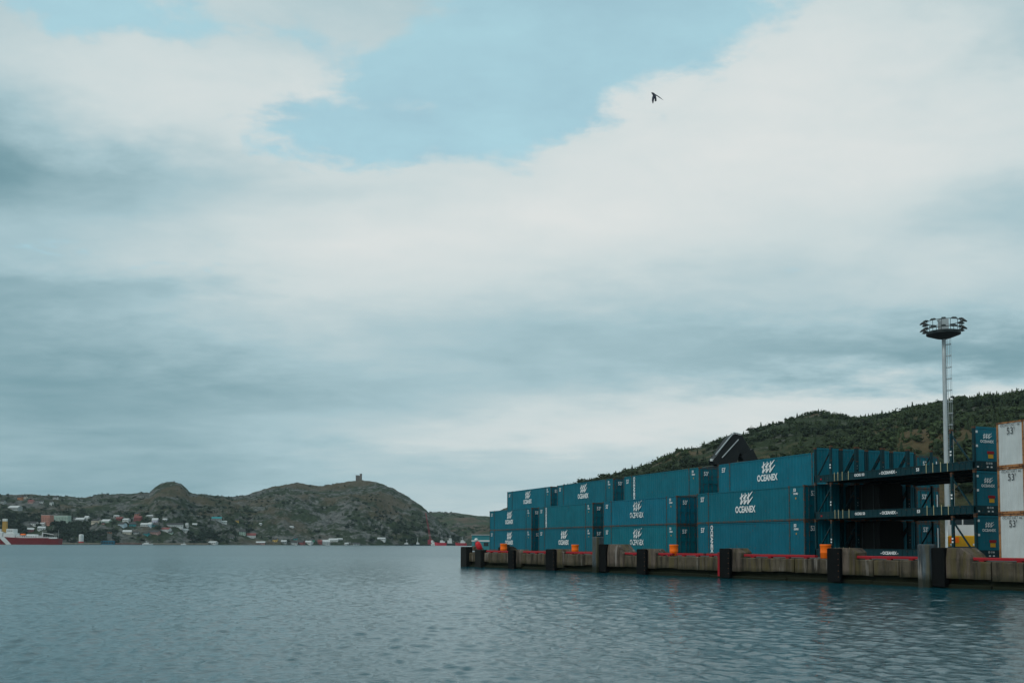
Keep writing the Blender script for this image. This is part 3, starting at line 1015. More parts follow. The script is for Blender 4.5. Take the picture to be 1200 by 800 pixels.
for r_ in (2, 3):
    for l in range(3):
        container(yard(83.1, ROW[r_], l), 'teal container hidden behind the flat racks', None, marks=False, group='containers hidden behind the flat racks')
for r_, nm in ((4, 'left'), (5, 'right')):
    for l, lv in enumerate(('ground-level', 'middle', 'top')):
        c = container(yard(83.6, 62.4 + 2.6 * (r_ - 4), l), '%s teal container end, %s of the pair seen beyond the flat racks' % (lv, nm), None)
        st = obj('upright_strip', MB().box(-0.002, 0.006, -0.05, 0.05, -0.95, 0.95).mesh('upright_strip', M_MARK), c, (CL + 0.04, CW - 0.30, 1.5))
for l, lab in enumerate(('bottom white container with rusty orange edges at the right edge of the picture', 'middle white container with rusty edges at the right edge of the picture',
                         'top white container with rusty edges at the right edge of the picture')):
    container(yard(47.45, PA, l), lab, None, key='white', group='white containers stacked at the right edge')


# flat racks: platform, solid end walls, stacking posts with braces
def rack_meshes():
    R = {}
    BH = 0.62
    m1 = MB().box(0, CL, 0, 0.10, 0.10, BH).box(0, CL, -0.03, 0.13, BH - 0.05, BH + 0.01).box(0, CL, -0.03, 0.13, 0.06, 0.11)
    for i in range(33):
        x = 0.3 + (CL - 0.6) * i / 32
        m1.box(x - 0.02, x + 0.02, -0.028, 0.0, 0.11, BH - 0.05)
    R['side_beam'] = m1.mesh('side_beam', M_TEALD)
    m1 = MB()
    for i in range(28):
        x = 0.2 + (CL - 0.4) * i / 27
        m1.box(x - 0.05, x + 0.05, 0.13, CW - 0.13, 0.12, BH - 0.08)
    R['cross_member'] = m1.mesh('cross_members', M_DSTEEL)
    R['board'] = MB().box(0.02, CL - 0.02, 0.005, 0.235, 0, 0.06).mesh('floor_board', M_DECKWOOD)
    m1 = MB()
    m1.box(0, 0.16, 0, 0.16, 0, CH)
    m1.box(-0.012, 0.18, -0.012, 0.17, 0, 0.12, 1).box(-0.012, 0.18, -0.012, 0.17, CH - 0.12, CH + 0.006, 1)
    R['corner_post'] = m1.mesh('corner_post', [M_TEALD, M_RUSTC])
    m1 = MB()
    m1.box(0.03, 0.10, 0.16, CW - 0.16, BH, CH - 0.02)
    for y in np.linspace(0.3, CW - 0.3, 7):
        m1.box(0.10, 0.14, y - 0.05, y + 0.05, BH, CH - 0.1)
    R['end_wall'] = m1.mesh('end_wall', M_TEAL)
    R['top_bar'] = MB().box(0.01, 0.15, 0.16, CW - 0.16, CH - 0.14, CH).mesh('top_bar', M_TEAL)
    m1 = MB().box(-0.09, 0.09, 0, 0.14, BH, CH - 0.1)
    m1.box(-0.1, 0.1, -0.012, 0.17, CH - 0.12, CH + 0.006, 1)
    for z, mi in ((1.1, 2), (1.32, 2), (2.62, 1)):
        m1.box(-0.07, 0.07, -0.008, 0.02, z, z + 0.11, mi)
    R['stacking_post'] = m1.mesh('stacking_post', [M_TEALD, M_RUSTC, M_MARK])
    R['brace'] = MB().bar((0, 0.08, CH - 0.35), (-1.55, 0.08, BH), 0.09).mesh('brace', M_TEALD)
    R['lash'] = MB().box(-0.025, 0.025, -0.045, -0.03, 0.06, BH + 0.12).mesh('lashing_bar', paint('lashing_paint', (0.45, 0.42, 0.25), 0.6))
    R['end_marker'] = MB().box(-0.075, 0.075, -0.002, 0.02, -0.075, 0.075).mesh('reflector', M_WHITE)
    R['tail_light'] = MB().box(-0.06, 0.06, -0.06, 0.0, -0.06, 0.06).mesh('marker_light', paint('marker_red', (0.5, 0.03, 0.03), 0.4))
    return R


RM = rack_meshes()
EMB_S = emblem_mesh(M_MARK)
WARN = MB().box(-0.3, 0.3, -0.003, 0.01, -0.09, 0.09).mesh('red_label', M_RED)
WARN2 = MB().box(-0.22, 0.22, -0.003, 0.01, -0.13, 0.13).mesh('yellow_label', M_YELLOW)


def flat_rack(loc, label, front, group='empty flat racks stacked three high'):
    c = thing('flat_rack', label, 'flat rack', loc, CANG, group)
    obj('side_beam', RM['side_beam'], c)
    obj('side_beam', RM['side_beam'], c, (0, CW, 0)).scale = (1, -1, 1)
    obj('cross_members', RM['cross_member'], c)
    nb = 10
    for i in range(nb):
        obj('floor_board', RM['board'], c, (0, 0.11 + 0.236 * i, 0.56))
    for l, s_ in (((0, 0, 0), (1, 1, 1)), ((CL, 0, 0), (-1, 1, 1)), ((0, CW, 0), (1, -1, 1)), ((CL, CW, 0), (-1, -1, 1))):
        obj('corner_post', RM['corner_post'], c, l).scale = s_
    for x, sx in ((0, 1), (CL, -1)):
        w_ = obj('end_wall', RM['end_wall'], c, (x, 0, 0))
        w_.scale = (sx, 1, 1)
        obj('top_bar', RM['top_bar'], w_)
    for x, sx in ((P40, 1), (CL - P40, -1)):
        for y, sy in ((0, 1), (CW, -1)):
            obj('stacking_post', RM['stacking_post'], c, (x, y, 0)).scale = (1, sy, 1)
            obj('brace', RM['brace'], c, (x, y, 0)).scale = (sx, sy, 1)
    if front:
        for x in (2.5, 2.9, 3.4, 4.1, 12.0, 12.6, 13.3, 13.9):
            obj('lashing_bar', RM['lash'], c, (x, 0, 0))
        obj('lettering', text_mesh('- OCEANEX -', 0.30, M_MARK, 0.012), c, (8.3, -0.034, 0.35))
        obj('code_mark', text_mesh('OCXU 53', 0.26, M_MARK, 0.012), c, (5.3, -0.034, 0.36))
        obj('code_mark', text_mesh('53', 0.3, M_MARK, 0.012), c, (11.2, -0.034, 0.36))
        obj('marker_light', RM['tail_light'], c, (0.9, 0, 0.3))
    # the end towards us
    R_ = math.pi / 2
    e_ = obj('emblem', EMB_S, c, (CL + 0.004, CW * 0.44, 2.12), R_)
    e_.scale = (0.40, 1, 0.34)
    obj('lettering', text_mesh('OCEANEX', 0.25, M_MARK, 0.008), c, (CL + 0.004, CW * 0.44, 1.92), R_)
    obj('red_label', WARN, c, (CL + 0.004, CW * 0.56, 1.2), R_)
    obj('yellow_label', WARN2, c, (CL + 0.004, CW * 0.56, 0.95), R_)
    obj('code_mark', text_mesh('53 13 06', 0.16, M_MARK, 0.004), c, (CL + 0.008, CW * 0.5, 0.48), R_)
    for y in (0.25, CW - 0.25):
        for z in (1.62, 2.55):
            obj('reflector', RM['end_marker'], c, (CL + 0.012, y, z), R_)
    for y in (0.3, 1.15, 1.5, 2.2):
        o = obj('reflector', RM['end_marker'], c, (CL + 0.012, y, 0.24), R_)
        o.scale = (0.9, 1, 0.6)
    # end sill closing the platform
    obj('end_sill', MB().box(CL - 0.1, CL - 0.004, 0.16, CW - 0.16, 0.04, 0.62).mesh('end_sill', M_TEALD), c)
    return c


for l, lv in enumerate(('lowest', 'middle', 'topmost')):
    flat_rack(yard(65.4, PA, l), '%s of the three empty flat racks nearest the water' % lv, True)
for r_, nm in ((1, 'second'), (2, 'third'), (3, 'fourth')):
    for l, lv in enumerate(('lowest', 'middle', 'topmost')):
        flat_rack(yard(65.4, ROW[r_], l), '%s flat rack of the %s row back from the water' % (lv, nm), False)

# added black blocks standing in for shade on the second row's lower racks
M_FILLER = paint('black_filler', (0.0075, 0.0085, 0.0085), 0.7, 0.3, dirtcol=(0.015, 0.015, 0.014), spec=0.2)
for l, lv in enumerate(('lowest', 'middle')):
    tc_ = thing('dark_filler', 'added black shade filler on the %s flat rack behind the front one' % lv, 'shade filler', yard(64.9, ROW[1] + 0.05, l), CANG, 'added shade fillers on the racks')
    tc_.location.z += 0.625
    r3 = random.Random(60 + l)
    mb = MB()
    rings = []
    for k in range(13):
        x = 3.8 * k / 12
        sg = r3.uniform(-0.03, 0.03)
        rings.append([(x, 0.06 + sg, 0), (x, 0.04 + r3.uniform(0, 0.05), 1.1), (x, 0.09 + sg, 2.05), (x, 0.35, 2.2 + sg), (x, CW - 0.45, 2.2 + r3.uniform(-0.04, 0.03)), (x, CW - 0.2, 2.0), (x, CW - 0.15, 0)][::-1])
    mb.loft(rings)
    obj('filler_body', mb.mesh('filler_body', M_FILLER), tc_)
    stp = MB().box(-0.03, 0.03, 0.015, 0.035, 0.0, 2.05).mesh('filler_strap', M_DSTEEL)
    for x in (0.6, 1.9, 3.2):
        obj('filler_strap', stp, tc_, (x, 0, 0))

# ------------------------------------------------------------------ floodlight mast
mx, my = 0.4375 * 128, 128.0
mast = thing('floodlight_mast', 'tall grey floodlight mast with ladder and round lamp platform', 'light mast', (mx, my, DZ))
MH = 29.0
mm = MB()
prof = [(0.34 - 0.13 * k / 8, MH * k / 8) for k in range(9)]
mm.lathe([(0.55, 0), (0.55, 0.06)] + [(prof[0][0], 0.061)] + prof[1:], 16)
obj('pole', mm.mesh('pole', M_STEEL, True), mast)
lad = MB()
lx = 0.36
for y in (-0.22, 0.22):
    lad.tube((lx, y, 2.0), (lx, y, MH), 0.03, n=6)
    lad.tube((lx + 0.48, y, 3.0), (lx + 0.48, y, MH - 0.4), 0.022, n=6)
obj('ladder_rails', lad.mesh('ladder_rails', M_STEEL), mast)
rung = MB().tube((lx, -0.22, 0), (lx, 0.22, 0), 0.018, n=5).mesh('rung', M_STEEL)
for k in range(86):
    obj('rung', rung, mast, (0, 0, 2.2 + k * 0.31))
hoop = MB()
pts = [(lx, -0.3), (lx + 0.28, -0.45), (lx + 0.5, -0.25), (lx + 0.5, 0.25), (lx + 0.28, 0.45), (lx, 0.3)]
for a, b in zip(pts[:-1], pts[1:]):
    hoop.bar((*a, 0), (*b, 0), 0.05, 0.07)
hoop.bar((0.1, 0, 0), (lx, 0, 0), 0.06, 0.06)
hoop = hoop.mesh('ladder_hoop', M_STEEL)
for k in range(17):
    obj('ladder_hoop', hoop, mast, (0, 0, 3.0 + k * 1.5))
pf = MB().lathe([(0.25, MH - 1.35), (0.9, MH - 1.2), (2.1, MH - 0.75), (2.12, MH - 0.4), (2.0, MH - 0.4), (1.9, MH - 0.62), (0.3, MH - 0.7)], 24)
obj('platform', pf.mesh('platform', M_DSTEEL, False), mast)
ring = MB()
for zr in (0.35, 1.35):
    for k in range(24):
        a0, a1 = 2 * math.pi * k / 24, 2 * math.pi * (k + 1) / 24
        ring.tube((2.1 * math.cos(a0), 2.1 * math.sin(a0), MH + zr - 0.4), (2.1 * math.cos(a1), 2.1 * math.sin(a1), MH + zr - 0.4), 0.04, n=5)
for k in range(12):
    a0 = 2 * math.pi * k / 12
    ring.tube((2.1 * math.cos(a0), 2.1 * math.sin(a0), MH - 0.5), (2.1 * math.cos(a0), 2.1 * math.sin(a0), MH + 1.0), 0.035, n=5)
obj('guard_rail', ring.mesh('guard_rail', M_DSTEEL), mast)
lampm = MB()
lampm.loft([[(-0.16, -0.22, 0.10), (0.16, -0.22, 0.10), (0.16, 0.22, 0.10), (-0.16, 0.22, 0.10)], [(-0.3, -0.3, -0.06), (0.42, -0.3, -0.18), (0.42, 0.3, -0.18), (-0.3, 0.3, -0.06)]][::-1])
lampm.bar((-0.35, 0, -0.02), (0, 0, 0.02), 0.07)
lampm = lampm.mesh('lamp', M_DSTEEL)
lens = MB().add([(-0.27, -0.27, -0.072), (0.39, -0.27, -0.182), (0.39, 0.27, -0.182), (-0.27, 0.27, -0.072)], [(0, 3, 2, 1)]).mesh('lens', M_GLASS)
for zr in (0.0, 0.95):
    for k in range(12):
        a = 2 * math.pi * (k + 0.25) / 12
        o = obj('lamp', lampm, mast, (2.42 * math.cos(a), 2.42 * math.sin(a), MH + zr), a)
        obj('lens', lens, o)
obj('hatch_frame', MB().box(-0.5, 0.5, -0.5, -0.42, MH - 0.5, MH + 1.25).box(-0.5, 0.5, 0.42, 0.5, MH - 0.5, MH + 1.25).box(-0.62, -0.5, -0.5, 0.5, MH + 1.15, MH + 1.3).mesh('winch_frame', M_STEEL), mast)

# ------------------------------------------------------------------ reach stacker behind the boxes
ry = 112.0
rx = (875 - 600) / F * ry
rs = thing('reach_stacker', 'black boom of a reach stacker rising behind the topmost emblem container', 'reach stacker', (rx, ry, DZ), math.radians(198))
# local +x points to the left of the picture (front of the machine)
obj('chassis', MB().bev(-4.2, 3.2, -1.3, 1.3, 0.9, 2.1, 0.1).bev(-5.2, -3.0, -1.6, 1.6, 1.0, 2.9, 0.15).mesh('chassis', M_DSTEEL), rs)
wh = MB().loft([[(r * math.cos(2 * math.pi * k / 20), y, r * math.sin(2 * math.pi * k / 20)) for k in range(20)] for r, y in ((0.6, -0.35), (0.85, -0.3), (0.85, 0.3), (0.6, 0.35))])
wh = wh.mesh('wheel', M_BLACK, False)
for x in (-3.6, 2.2):
    for y in ((-1.5, 1.5) if x < 0 else (-1.7, -0.95, 0.95, 1.7)):
        obj('wheel', wh, rs, (x, y, 0.85))
cb = obj('cab', MB().bev(-1.6, 0.2, -0.85, 0.85, 2.1, 4.0, 0.12).mesh('cab', M_DSTEEL), rs)
for y in (-0.86, 0.86):
    obj('cab_window', MB().box(-1.4, 0.05, y - 0.012, y + 0.012, 2.9, 3.75).mesh('cab_window', M_GLASS), cb)
M_RSB = paint('boom_black', (0.012, 0.015, 0.016), 0.45, 0.3)
obj('boom', MB().bar((-4.6, 0, 3.2), (0.2, 0, 11.3), 1.1, 1.7).bar((-0.6, 0, 10.0), (1.3, 0, 12.9), 0.9, 1.3).mesh('boom', M_RSB), rs)
obj('lift_cylinder', MB().tube((1.2, 0.62, 2.0), (-1.0, 0.62, 9.0), 0.2).tube((1.2, -0.62, 2.0), (-1.0, -0.62, 9.0), 0.2).mesh('lift_cylinder', M_STEEL), rs)
hd = MB()
prof = [(0.6, 12.0), (1.0, 13.2), (1.7, 13.35), (2.4, 12.9), (3.2, 11.9), (3.9, 10.9), (4.5, 10.3), (4.3, 9.8), (1.6, 9.8), (1.2, 11.0)]
hd.loft([[(x, y, z) for x, z in prof] for y in (0.55, -0.55)])
obj('boom_head', hd.mesh('boom_head', M_RSB), rs)
obj('hydraulic_hoses', MB().tube((1.0, 0.62, 13.3), (1.9, 0.62, 13.45), 0.07).tube((1.9, 0.62, 13.45), (4.2, 0.62, 10.9), 0.07).tube((1.3, 0.62, 12.7), (3.4, 0.62, 10.6), 0.06).mesh('hydraulic_hoses', M_STEEL), rs)
obj('spreader', MB().bev(2.7, 3.9, -6.0, 6.0, 9.35, 9.8, 0.08).mesh('spreader', M_RSB), rs)
obj('work_light', MB().box(4.4, 4.65, 0.2, 0.5, 10.2, 10.45).mesh('work_light', M_WHITE), rs)

# ------------------------------------------------------------------ white and yellow truck beyond the racks
ty = 96.0
tx = (1128 - 600) / F * ty
tr = thing('yard_truck', 'white and yellow yard truck glimpsed between the flat racks and their end walls', 'truck', (tx, ty, DZ), math.radians(-24))
obj('cab_body', MB().bev(-1.3, 1.3, -0.1, 2.0, 1.9, 4.15, 0.14).mesh('cab_body', M_WHITE), tr)
obj('lower_body', MB().bev(-1.34, 1.34, -0.2, 2.1, 0.55, 1.9, 0.1).mesh('lower_body', M_YELLOW), tr)
ws = obj('windscreen', MB().box(-1.1, -0.06, -0.13, -0.1, 2.95, 3.75).mesh('windscreen', M_GLASS), tr)
obj('windscreen', MB().box(0.06, 1.1, -0.13, -0.1, 2.95, 3.75).mesh('windscreen', M_GLASS), tr)
obj('bumper', MB().bev(-1.36, 1.36, -0.4, -0.2, 0.4, 0.85, 0.05).mesh('bumper', M_DSTEEL), tr)
obj('orange_panel', MB().box(-1.2, -0.35, -0.225, -0.2, 1.2, 1.75).mesh('orange_panel', M_ORANGE), tr)
for x in (-1.0, 1.0):
    obj('headlight', MB().box(x - 0.14, x + 0.14, -0.23, -0.2, 0.95, 1.12).mesh('headlight', M_WHITE), tr)
obj('rear_body', MB().bev(-1.25, 1.25, 2.3, 8.5, 1.0, 3.8, 0.1).mesh('rear_body', M_WHITE), tr)
twm = MB().loft([[(x, r * math.cos(2 * math.pi * k / 18), r * math.sin(2 * math.pi * k / 18)) for k in range(18)] for r, x in ((0.35, -0.16), (0.52, -0.13), (0.52, 0.13), (0.35, 0.16))]).mesh('wheel', M_BLACK)
for x in (-1.1, 1.1):
    for y in (0.9, 6.8):
        obj('wheel', twm, tr, (x, y, 0.52))

# ------------------------------------------------------------------ things at the far end of the quay
q = Q0 + QE * qs(563.5, 1.1) + QN * 1.1
by = thing('buoy', 'red and white buoy leaning at the far end of the quay', 'buoy', (q.x, q.y, DZ))
bb = MB()
bb.M = Matrix.Translation((0, 0, 0.25)) @ Matrix.Rotation(math.radians(-24), 4, 'Y')
bb.lathe([(0.12, 0), (0.28, 0.12), (0.33, 0.4), (0.32, 0.7), (0.24, 0.95), (0.1, 1.05)], 14)
obj('buoy_body', bb.mesh('buoy_body', paint('buoy_red', (0.62, 0.03, 0.04), 0.5), True), by)
b2 = MB()
b2.M = bb.M
b2.lathe([(0.09, 1.05), (0.2, 1.1), (0.22, 1.3), (0.12, 1.42), (0.03, 1.45)], 12)
obj('buoy_cap', b2.mesh('buoy_cap', M_WHITE, True), by)


def rubble(name, label, px, off, w_, h_, mat, seed):
    r2 = random.Random(seed)
    q = Q0 + QE * qs(px, off) + QN * off
    t_ = thing(name, label, 'rubble', (q.x, q.y, DZ))
    for k in range(9):
        sz = r2.uniform(0.22, 0.5) * w_
        x, y = r2.uniform(-0.5, 0.5) * w_, r2.uniform(-0.3, 0.3) * w_
        z = max(0, (0.5 - abs(x) / w_)) * h_ * r2.uniform(0.2, 1.0)
        mb = MB()
        rings = []
        for zz, rad in ((0, 0.8), (0.35, 1.0), (0.75, 0.8), (1.0, 0.35)):
            rings.append([(x + sz * rad * r2.uniform(0.7, 1.1) * math.cos(a), y + sz * rad * r2.uniform(0.7, 1.1) * math.sin(a), z + zz * sz * 1.1) for a in [2 * math.pi * i / 7 for i in range(7)]])
        mb.loft(rings)
        obj('rock', mb.mesh('rock', mat), t_)


rubble('rubble_heap', 'brown heap of rubble beside the leaning red buoy', 556, 1.3, 1.2, 1.0, M_CONC2, 5)
rubble('rubble_heap', 'low dark heap of gear behind the first orange barrel', 595, 2.2, 1.3, 0.9, M_DARKCONC, 6)
# low teal shed beyond the containers
sh = thing('shed', 'low teal shed with white stripe at the far end of the quay', 'shed', ((568.5 - 600) / F * 168, 168, DZ))
obj('wall', MB().bev(-2.2, 3.0, 0, 4, 0, 2.4, 0.05).mesh('wall', paint('shed_teal', (0.05, 0.24, 0.27), 0.6)), sh)
obj('stripe', MB().box(-2.25, 3.0, -0.03, 0.0, 1.35, 1.6).mesh('stripe', M_WHITE), sh)
obj('roof', MB().box(-2.3, 3.1, -0.1, 4.1, 2.4, 2.55).mesh('roof', M_STEEL), sh)
for x in (-1.3, 0.2):
    obj('window', MB().box(x - 0.4, x + 0.4, -0.02, 0.0, 0.6, 1.2).mesh('window', M_GLASS), sh)

# ------------------------------------------------------------------ bird
Yb = 60.0
ba, be = px_dir(766, 112)
bird_o = Vector((math.tan(ba) * Yb, Yb, CAMZ + math.tan(be) * Yb / math.cos(ba)))
u = Yb / F / 12.0                                  # metres per zoomed pixel of the bird


def bp_(x, y, d=0.0):
    return Vector(((x - 540) * u, d, -(y - 350) * u))


bird = MB()


def limb(pts, cap=True):
    """pts: list of (centre, half chord vector, half thickness vector)"""
    rings = []
    for c, ch, th in pts:
        rings.append([tuple(c + ch * math.cos(2 * math.pi * k / 8) + th * math.sin(2 * math.pi * k / 8)) for k in range(8)])
    bird.loft(rings)


V = Vector
limb([(bp_(488, 300), V((1, 0, 1)) * u * 3, V((0, 1, 0)) * u * 3), (bp_(500, 306), V((1, 0, 1)) * u * 8, V((0, 1, 0)) * u * 8), (bp_(518, 322), V((1, 0, 1)) * u * 14, V((0, 1, 0)) * u * 14),
      (bp_(536, 355), V((1, 0, .6)) * u * 17, V((0, 1, 0)) * u * 16), (bp_(548, 390), V((1, 0, .5)) * u * 13, V((0, 1, 0)) * u * 12), (bp_(550, 428), V((1, 0, .4)) * u * 13, V((0, 1, 0)) * u * 4)])
limb([(bp_(528, 335), V((1, 0, .2)) * u * 18, V((0, 1, 0)) * u * 6), (bp_(515, 375, -8 * u), V((1, 0, .1)) * u * 19, V((0, 1, 0)) * u * 4), (bp_(505, 430, -25 * u), V((1, 0, 0)) * u * 15, V((0, 1, 0)) * u * 2.5), (bp_(503, 482, -45 * u), V((1, 0, 0)) * u * 5, V((0, 1, 0)) * u * 1.5)])
limb([(bp_(530, 325), V((.2, .9, 1)) * u * 15, V((0, 1, -.5)) * u * 5), (bp_(575, 338, 20 * u), V((.3, .9, .9)) * u * 13, V((0, 1, -.5)) * u * 4), (bp_(610, 352, 40 * u), V((.3, .9, .9)) * u * 14, V((0, 1, -.5)) * u * 3), (bp_(668, 378, 70 * u), V((.3, .9, .6)) * u * 4, V((0, 1, -.5)) * u * 1.5)])
bo = obj('bird', bird.mesh('bird', paint('bird_plumage', (0.045, 0.05, 0.07), 0.8, 0.3, scale=8), True), None, bird_o)
tag(bo, 'dark seabird flying against the bright cloud', 'bird')

# ------------------------------------------------------------------ forest and trees
HOUSES = [  # px centre, py base, px wide, px high, colour, roof, flat?, where
    (2, 590, 5, 4, 'grey', 'd', 0, 'at the left edge high on the hill'), (22, 585, 5, 4.2, 'orange', 'd', 0, 'high on the ridge at the far left'), (28, 584, 4, 3.5, 'cream', 'd', 0, 'next to the orange house on the ridge'),
    (35, 589, 6, 3.5, 'pink', 'r', 0, 'below the orange house on the ridge'), (15, 597.5, 15, 5, 'grey', 'l', 0, 'broad, halfway up the hill above the red ship'), (48, 589, 4, 3, 'white', 'd', 0, 'on the ridge right of the pink house'),
    (64, 584.5, 5, 3, 'white', 'd', 0, 'on the skyline at the far left'), (59, 592, 3, 5, 'white', 'd', 0, 'narrow and tall below the ridge'), (53.5, 614.5, 11, 11, 'brick', 'l', 1, 'big and square above the stern of the red ship'),
    (70, 611, 21, 7, 'pale green', 'l', 1, 'long and flat beside the square brick building'), (37.5, 615.5, 10, 4.5, 'white', 'd', 0, 'above the deck of the red ship'), (49.5, 615.5, 6, 3.5, 'white', 'l', 0, 'just left below the brick building'),
    (49, 621, 8, 4, 'white', 'l', 0, 'lower one below the brick building'), (36.5, 622.5, 7, 4, 'red', 'l', 0, 'directly behind the red ship'), (93.5, 611, 10, 4.5, 'grey', 'l', 0, 'right of the long green building'),
    (101.5, 609.5, 4.5, 5, 'white', 'l', 0, 'standing tall right of the grey house'), (111.5, 612.5, 10, 4.5, 'cream', 'd', 0, 'in the row above the white silo'), (123, 613.5, 11, 5, 'pale green', 'l', 0, 'at the right end of the row above the silo'),
    (121.5, 614.5, 4, 3, 'pink', 'd', 0, 'small, in front of the pale green house'), (136, 605.5, 6, 2, 'white', 'l', 0, 'low roof above the red house'), (140, 609.5, 7, 3.6, 'red', 'r', 0, 'in the upper row, left one of two'),
    (147, 610.5, 7, 3.2, 'white', 'l', 0, 'between the two red houses'), (142, 616.5, 8, 4.5, 'pale blue', 'd', 0, 'below the left red house'), (156, 616.5, 7.5, 4.5, 'teal', 'd', 0, 'in the middle of the slope'),
    (161, 609.5, 8, 5, 'red', 'r', 0, 'in the upper row, right one of two'), (176, 605.5, 11, 2.2, 'grey', 'l', 0, 'long and low at the top of the settlement'), (169, 616.5, 8, 4, 'white', 'l', 0, 'left of the tall pale blue house mid-slope'),
    (175.5, 617, 5, 5, 'pale blue', 'l', 0, 'tall, in the cluster mid-slope'), (181.5, 612.5, 6.5, 5.5, 'lilac', 'l', 0, 'above the small teal house'), (182, 616.8, 6, 3, 'teal', 'd', 0, 'small, under the lilac house'),
    (149.5, 626, 9.5, 5, 'cream', 'l', 0, 'standing alone low on the slope'), (160, 625.5, 5, 3, 'white', 'd', 0, 'small, right of the lone cream house'), (171, 627, 6, 3.5, 'teal', 'd', 0, 'low, left of the pink row'),
    (180, 625.8, 12, 4.5, 'pink', 'd', 0, 'long, low on the slope'), (193.5, 622.5, 10, 4.5, 'white', 'r', 0, 'with a red roof low on the slope'), (205, 617, 18, 4.2, 'white', 'd', 0, 'longest white row on the slope'),
    (219, 617.5, 2.8, 4.5, 'white', 'l', 0, 'slender, right of the longest row'), (228.5, 616, 5, 3, 'grey', 'l', 0, 'last one right of the longest row'), (216, 622.8, 8, 3.5, 'white', 'l', 0, 'below the end of the longest row'),
    (193, 610, 5, 2.6, 'grey', 'l', 0, 'small, high above the red-roofed house'), (254, 609.5, 11, 4, 'grey', 't', 0, 'with a teal roof, alone under the rocks'), (262, 612.5, 8, 2.4, 'white', 'l', 0, 'just right below the teal roof'),
    (278, 611.5, 4, 3.5, 'yellow', 'd', 0, 'small, alone among trees'), (284.5, 626.5, 7, 6.5, 'pale green', 'd', 0, 'tall, above the shore'), (295, 630.5, 10, 6, 'white', 'r', 0, 'red-roofed, right of the tall pale green house'),
    (306, 637.4, 10, 3.2, 'pink', 'l', 0, 'flat, right at the water below the rocks'), (322.5, 634.5, 5, 4.2, 'yellow', 'd', 0, 'bright, near the water'), (333, 636, 6, 3.2, 'grey', 'l', 0, 'near the water right of the yellow house'),
    (345, 638, 7.5, 4, 'white', 'd', 0, 'at the water, first of the shore row'), (352.5, 638, 7, 5, 'red', 'd', 0, 'at the water in the shore row'), (361, 637, 8, 3.6, 'white', 'l', 0, 'in the shore row right of the red one'),
    (365.5, 635, 5, 4, 'green', 'd', 0, 'bright, behind the shore row'), (346, 632.5, 4, 3, 'teal', 'd', 0, 'small, above the shore row'), (375.5, 637.5, 5, 5, 'red', 'r', 0, 'right part of the shore row'),
    (382.5, 638.3, 10, 6, 'white', 'l', 0, 'largest of the shore row'), (391, 634.5, 11, 3.8, 'white', 'l', 0, 'above the largest shore house'), (399, 633, 6, 2.5, 'grey', 'l', 0, 'last one above the shore row'),
    (407, 638.4, 4, 2.6, 'white', 'l', 0, 'little hut at the water'), (418.5, 638.5, 8, 3, 'white', 'd', 0, 'low at the foot of the cliff'), (447, 632.5, 9, 2.8, 'white', 'l', 0, 'alone above the foot of the cliff'),
    (305, 615, 2.4, 2.2, 'white', 'l', 0, 'tiny, in the middle of the woods'), (341.5, 618, 4, 1.8, 'white', 'l', 0, 'tiny, under the bare rocks'), (249, 637.3, 9, 3.2, 'white', 'l', 0, 'low shed at the water below the teal roof'),
    (160, 603.5, 5, 3, 'brick', 'd', 0, 'small, highest above the right red house'), (88, 609, 4, 3.4, 'white', 'd', 0, 'small, at the left end of the upper row'), (117, 609, 5, 3, 'grey', 'd', 0, 'grey-roofed, back of the row above the silo'),
    (129, 624.5, 5, 2.5, 'orange', 'd', 0, 'low cottage left of the lone cream house'), (200, 625.5, 5, 3, 'pale green', 'd', 0, 'small, right of the red-roofed white house'), (272, 631, 6, 2.5, 'grey', 'd', 0, 'low, above the shore road')]
HIT = [HL.hit(h_[0], h_[1], 1300, 2900) for h_ in HOUSES]
def tri_mesh(name, co, tri, mat, tint):
    me = bpy.data.meshes.new(name)
    nv, nt = len(co), len(tri)
    me.vertices.add(nv)
    me.vertices.foreach_set('co', co.astype(np.float32).ravel())
    me.loops.add(nt * 3)
    me.loops.foreach_set('vertex_index', tri.astype(np.int32).ravel())
    me.polygons.add(nt)
    me.polygons.foreach_set('loop_start', np.arange(0, nt * 3, 3, dtype=np.int32))
    at = me.attributes.new('tint', 'FLOAT', 'POINT')
    at.data.foreach_set('value', tint.astype(np.float32))
    me.materials.append(mat)
    me.update()
    me.validate()
    return me


def conifer_tpl(seed):
    r = np.random.default_rng(seed)
    vs, fs = [], []
    tiers = 5
    for k in range(tiers):
        zb = 0.08 + 0.80 * k / tiers
        zt = min(1.0, zb + 0.34)
        rad = 0.26 * (1 - 0.82 * k / tiers)
        n_ = 8
        o = len(vs)
        lean = r.normal(0, 0.015, 2)
        vs.append((lean[0], lean[1], zt))
        for i in range(n_):
            a = 2 * math.pi * (i + r.uniform(-.2, .2)) / n_ + k
            rr_ = rad * (r.uniform(0.9, 1.25) if i % 2 == 0 else r.uniform(0.45, 0.7))
            vs.append((rr_ * math.cos(a), rr_ * math.sin(a), zb + r.uniform(-0.05, 0.05)))
        for i in range(n_):
            fs.append((o, o + 1 + i, o + 1 + (i + 1) % n_))
    return np.array(vs), np.array(fs)


